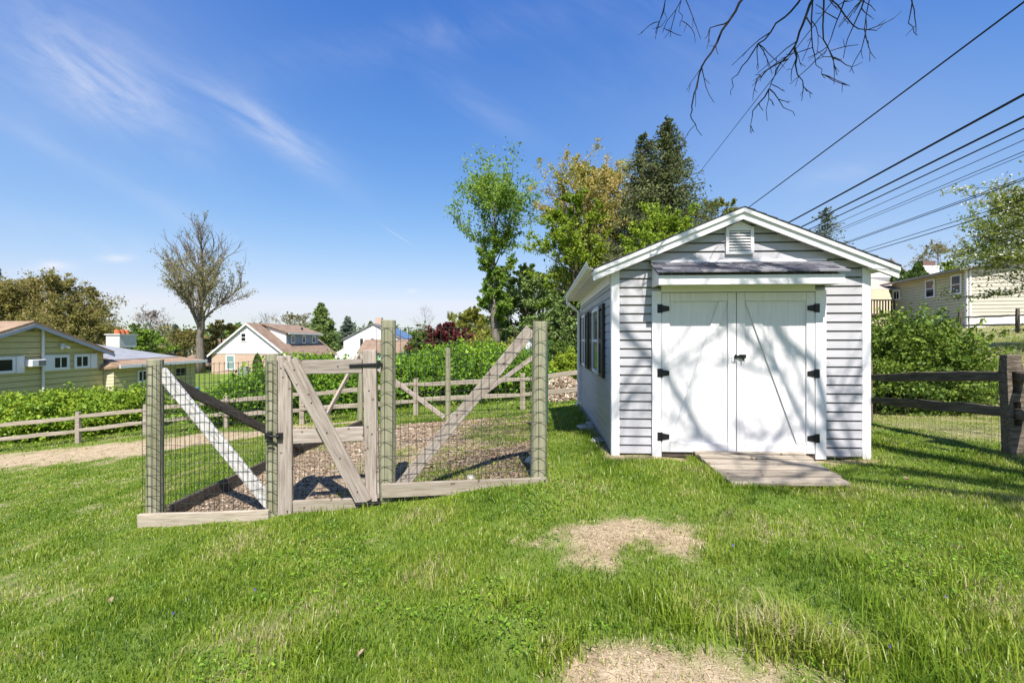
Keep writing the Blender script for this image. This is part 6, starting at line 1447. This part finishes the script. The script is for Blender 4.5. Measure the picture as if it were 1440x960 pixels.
fac = mth('MULTIPLY', fac, mth('GREATER_THAN', sx.outputs[1], .05))
# soft shoulder so that the bright horizon keeps its pale blue, then a clearer, deeper blue above
v1 = nd(nt, 'ShaderNodeVectorMath', operation='MULTIPLY'); v1.inputs[1].default_value = (.27, .255, .21); L(sk.outputs[0], v1.inputs[0])
v2 = nd(nt, 'ShaderNodeVectorMath', operation='ADD'); v2.inputs[1].default_value = (1, 1, 1); L(v1.outputs[0], v2.inputs[0])
v3 = nd(nt, 'ShaderNodeVectorMath', operation='DIVIDE'); L(sk.outputs[0], v3.inputs[0]); L(v2.outputs[0], v3.inputs[1])
dt = nd(nt, 'ShaderNodeVectorMath', operation='DOT_PRODUCT'); dt.inputs[1].default_value = (.3, .5, .2); L(v3.outputs[0], dt.inputs[0])
SAT = 1.55
v4 = nd(nt, 'ShaderNodeVectorMath', operation='SCALE'); v4.inputs['Scale'].default_value = SAT; L(v3.outputs[0], v4.inputs[0])
v5 = nd(nt, 'ShaderNodeVectorMath', operation='ADD'); L(v4.outputs[0], v5.inputs[0]); L(mth('MULTIPLY', dt.outputs['Value'], 1 - SAT), v5.inputs[1])
v6 = nd(nt, 'ShaderNodeVectorMath', operation='MAXIMUM'); v6.inputs[1].default_value = (.02, .02, .02); L(v5.outputs[0], v6.inputs[0])
hs = nd(nt, 'ShaderNodeVectorMath', operation='MULTIPLY'); hs.inputs[1].default_value = (.86, .83, .93); L(v6.outputs[0], hs.inputs[0])
pw = nd(nt, 'ShaderNodeVectorMath', operation='POWER'); pw.inputs[1].default_value = (1.77, 1.62, 1.0); L(hs.outputs[0], pw.inputs[0])
pm = nd(nt, 'ShaderNodeVectorMath', operation='MULTIPLY'); pm.inputs[1].default_value = (.884, .772, 1.01); L(pw.outputs[0], pm.inputs[0])
hs = nd(nt, 'ShaderNodeVectorMath', operation='MINIMUM'); hs.inputs[1].default_value = (2.42, 2.60, 3.05); L(pm.outputs[0], hs.inputs[0])
cl = nd(nt, 'ShaderNodeMix', data_type='RGBA'); L(fac, cl.inputs[0]); L(hs.outputs[0], cl.inputs[6]); cl.inputs[7].default_value = (2.7, 2.75, 3.0, 1)
bg = nd(nt, 'ShaderNodeBackground'); bg.inputs['Strength'].default_value = SKY; L(cl.outputs[2], bg.inputs[0])
ow = nd(nt, 'ShaderNodeOutputWorld'); L(bg.outputs[0], ow.inputs[0])
cam = bpy.data.cameras.new('camera'); cam.lens = 16.0; cam.sensor_width = 36.0; cam.clip_start = .05; cam.clip_end = 3000; cam.shift_y = -3 / 1440
co = bpy.data.objects.new('camera', cam); COL.objects.link(co); co.location = (0, 0, CAMZ); co.rotation_euler = (R(90), 0, 0); scene.camera = co
vs = scene.view_settings; vs.view_transform = 'Standard'; vs.look = 'None'; vs.gamma = 1.0; vs.exposure = EXPO; vs.use_curve_mapping = False
scene.render.engine = 'CYCLES'; scene.cycles.max_bounces = 6; scene.cycles.diffuse_bounces = 3; scene.cycles.transparent_max_bounces = 4
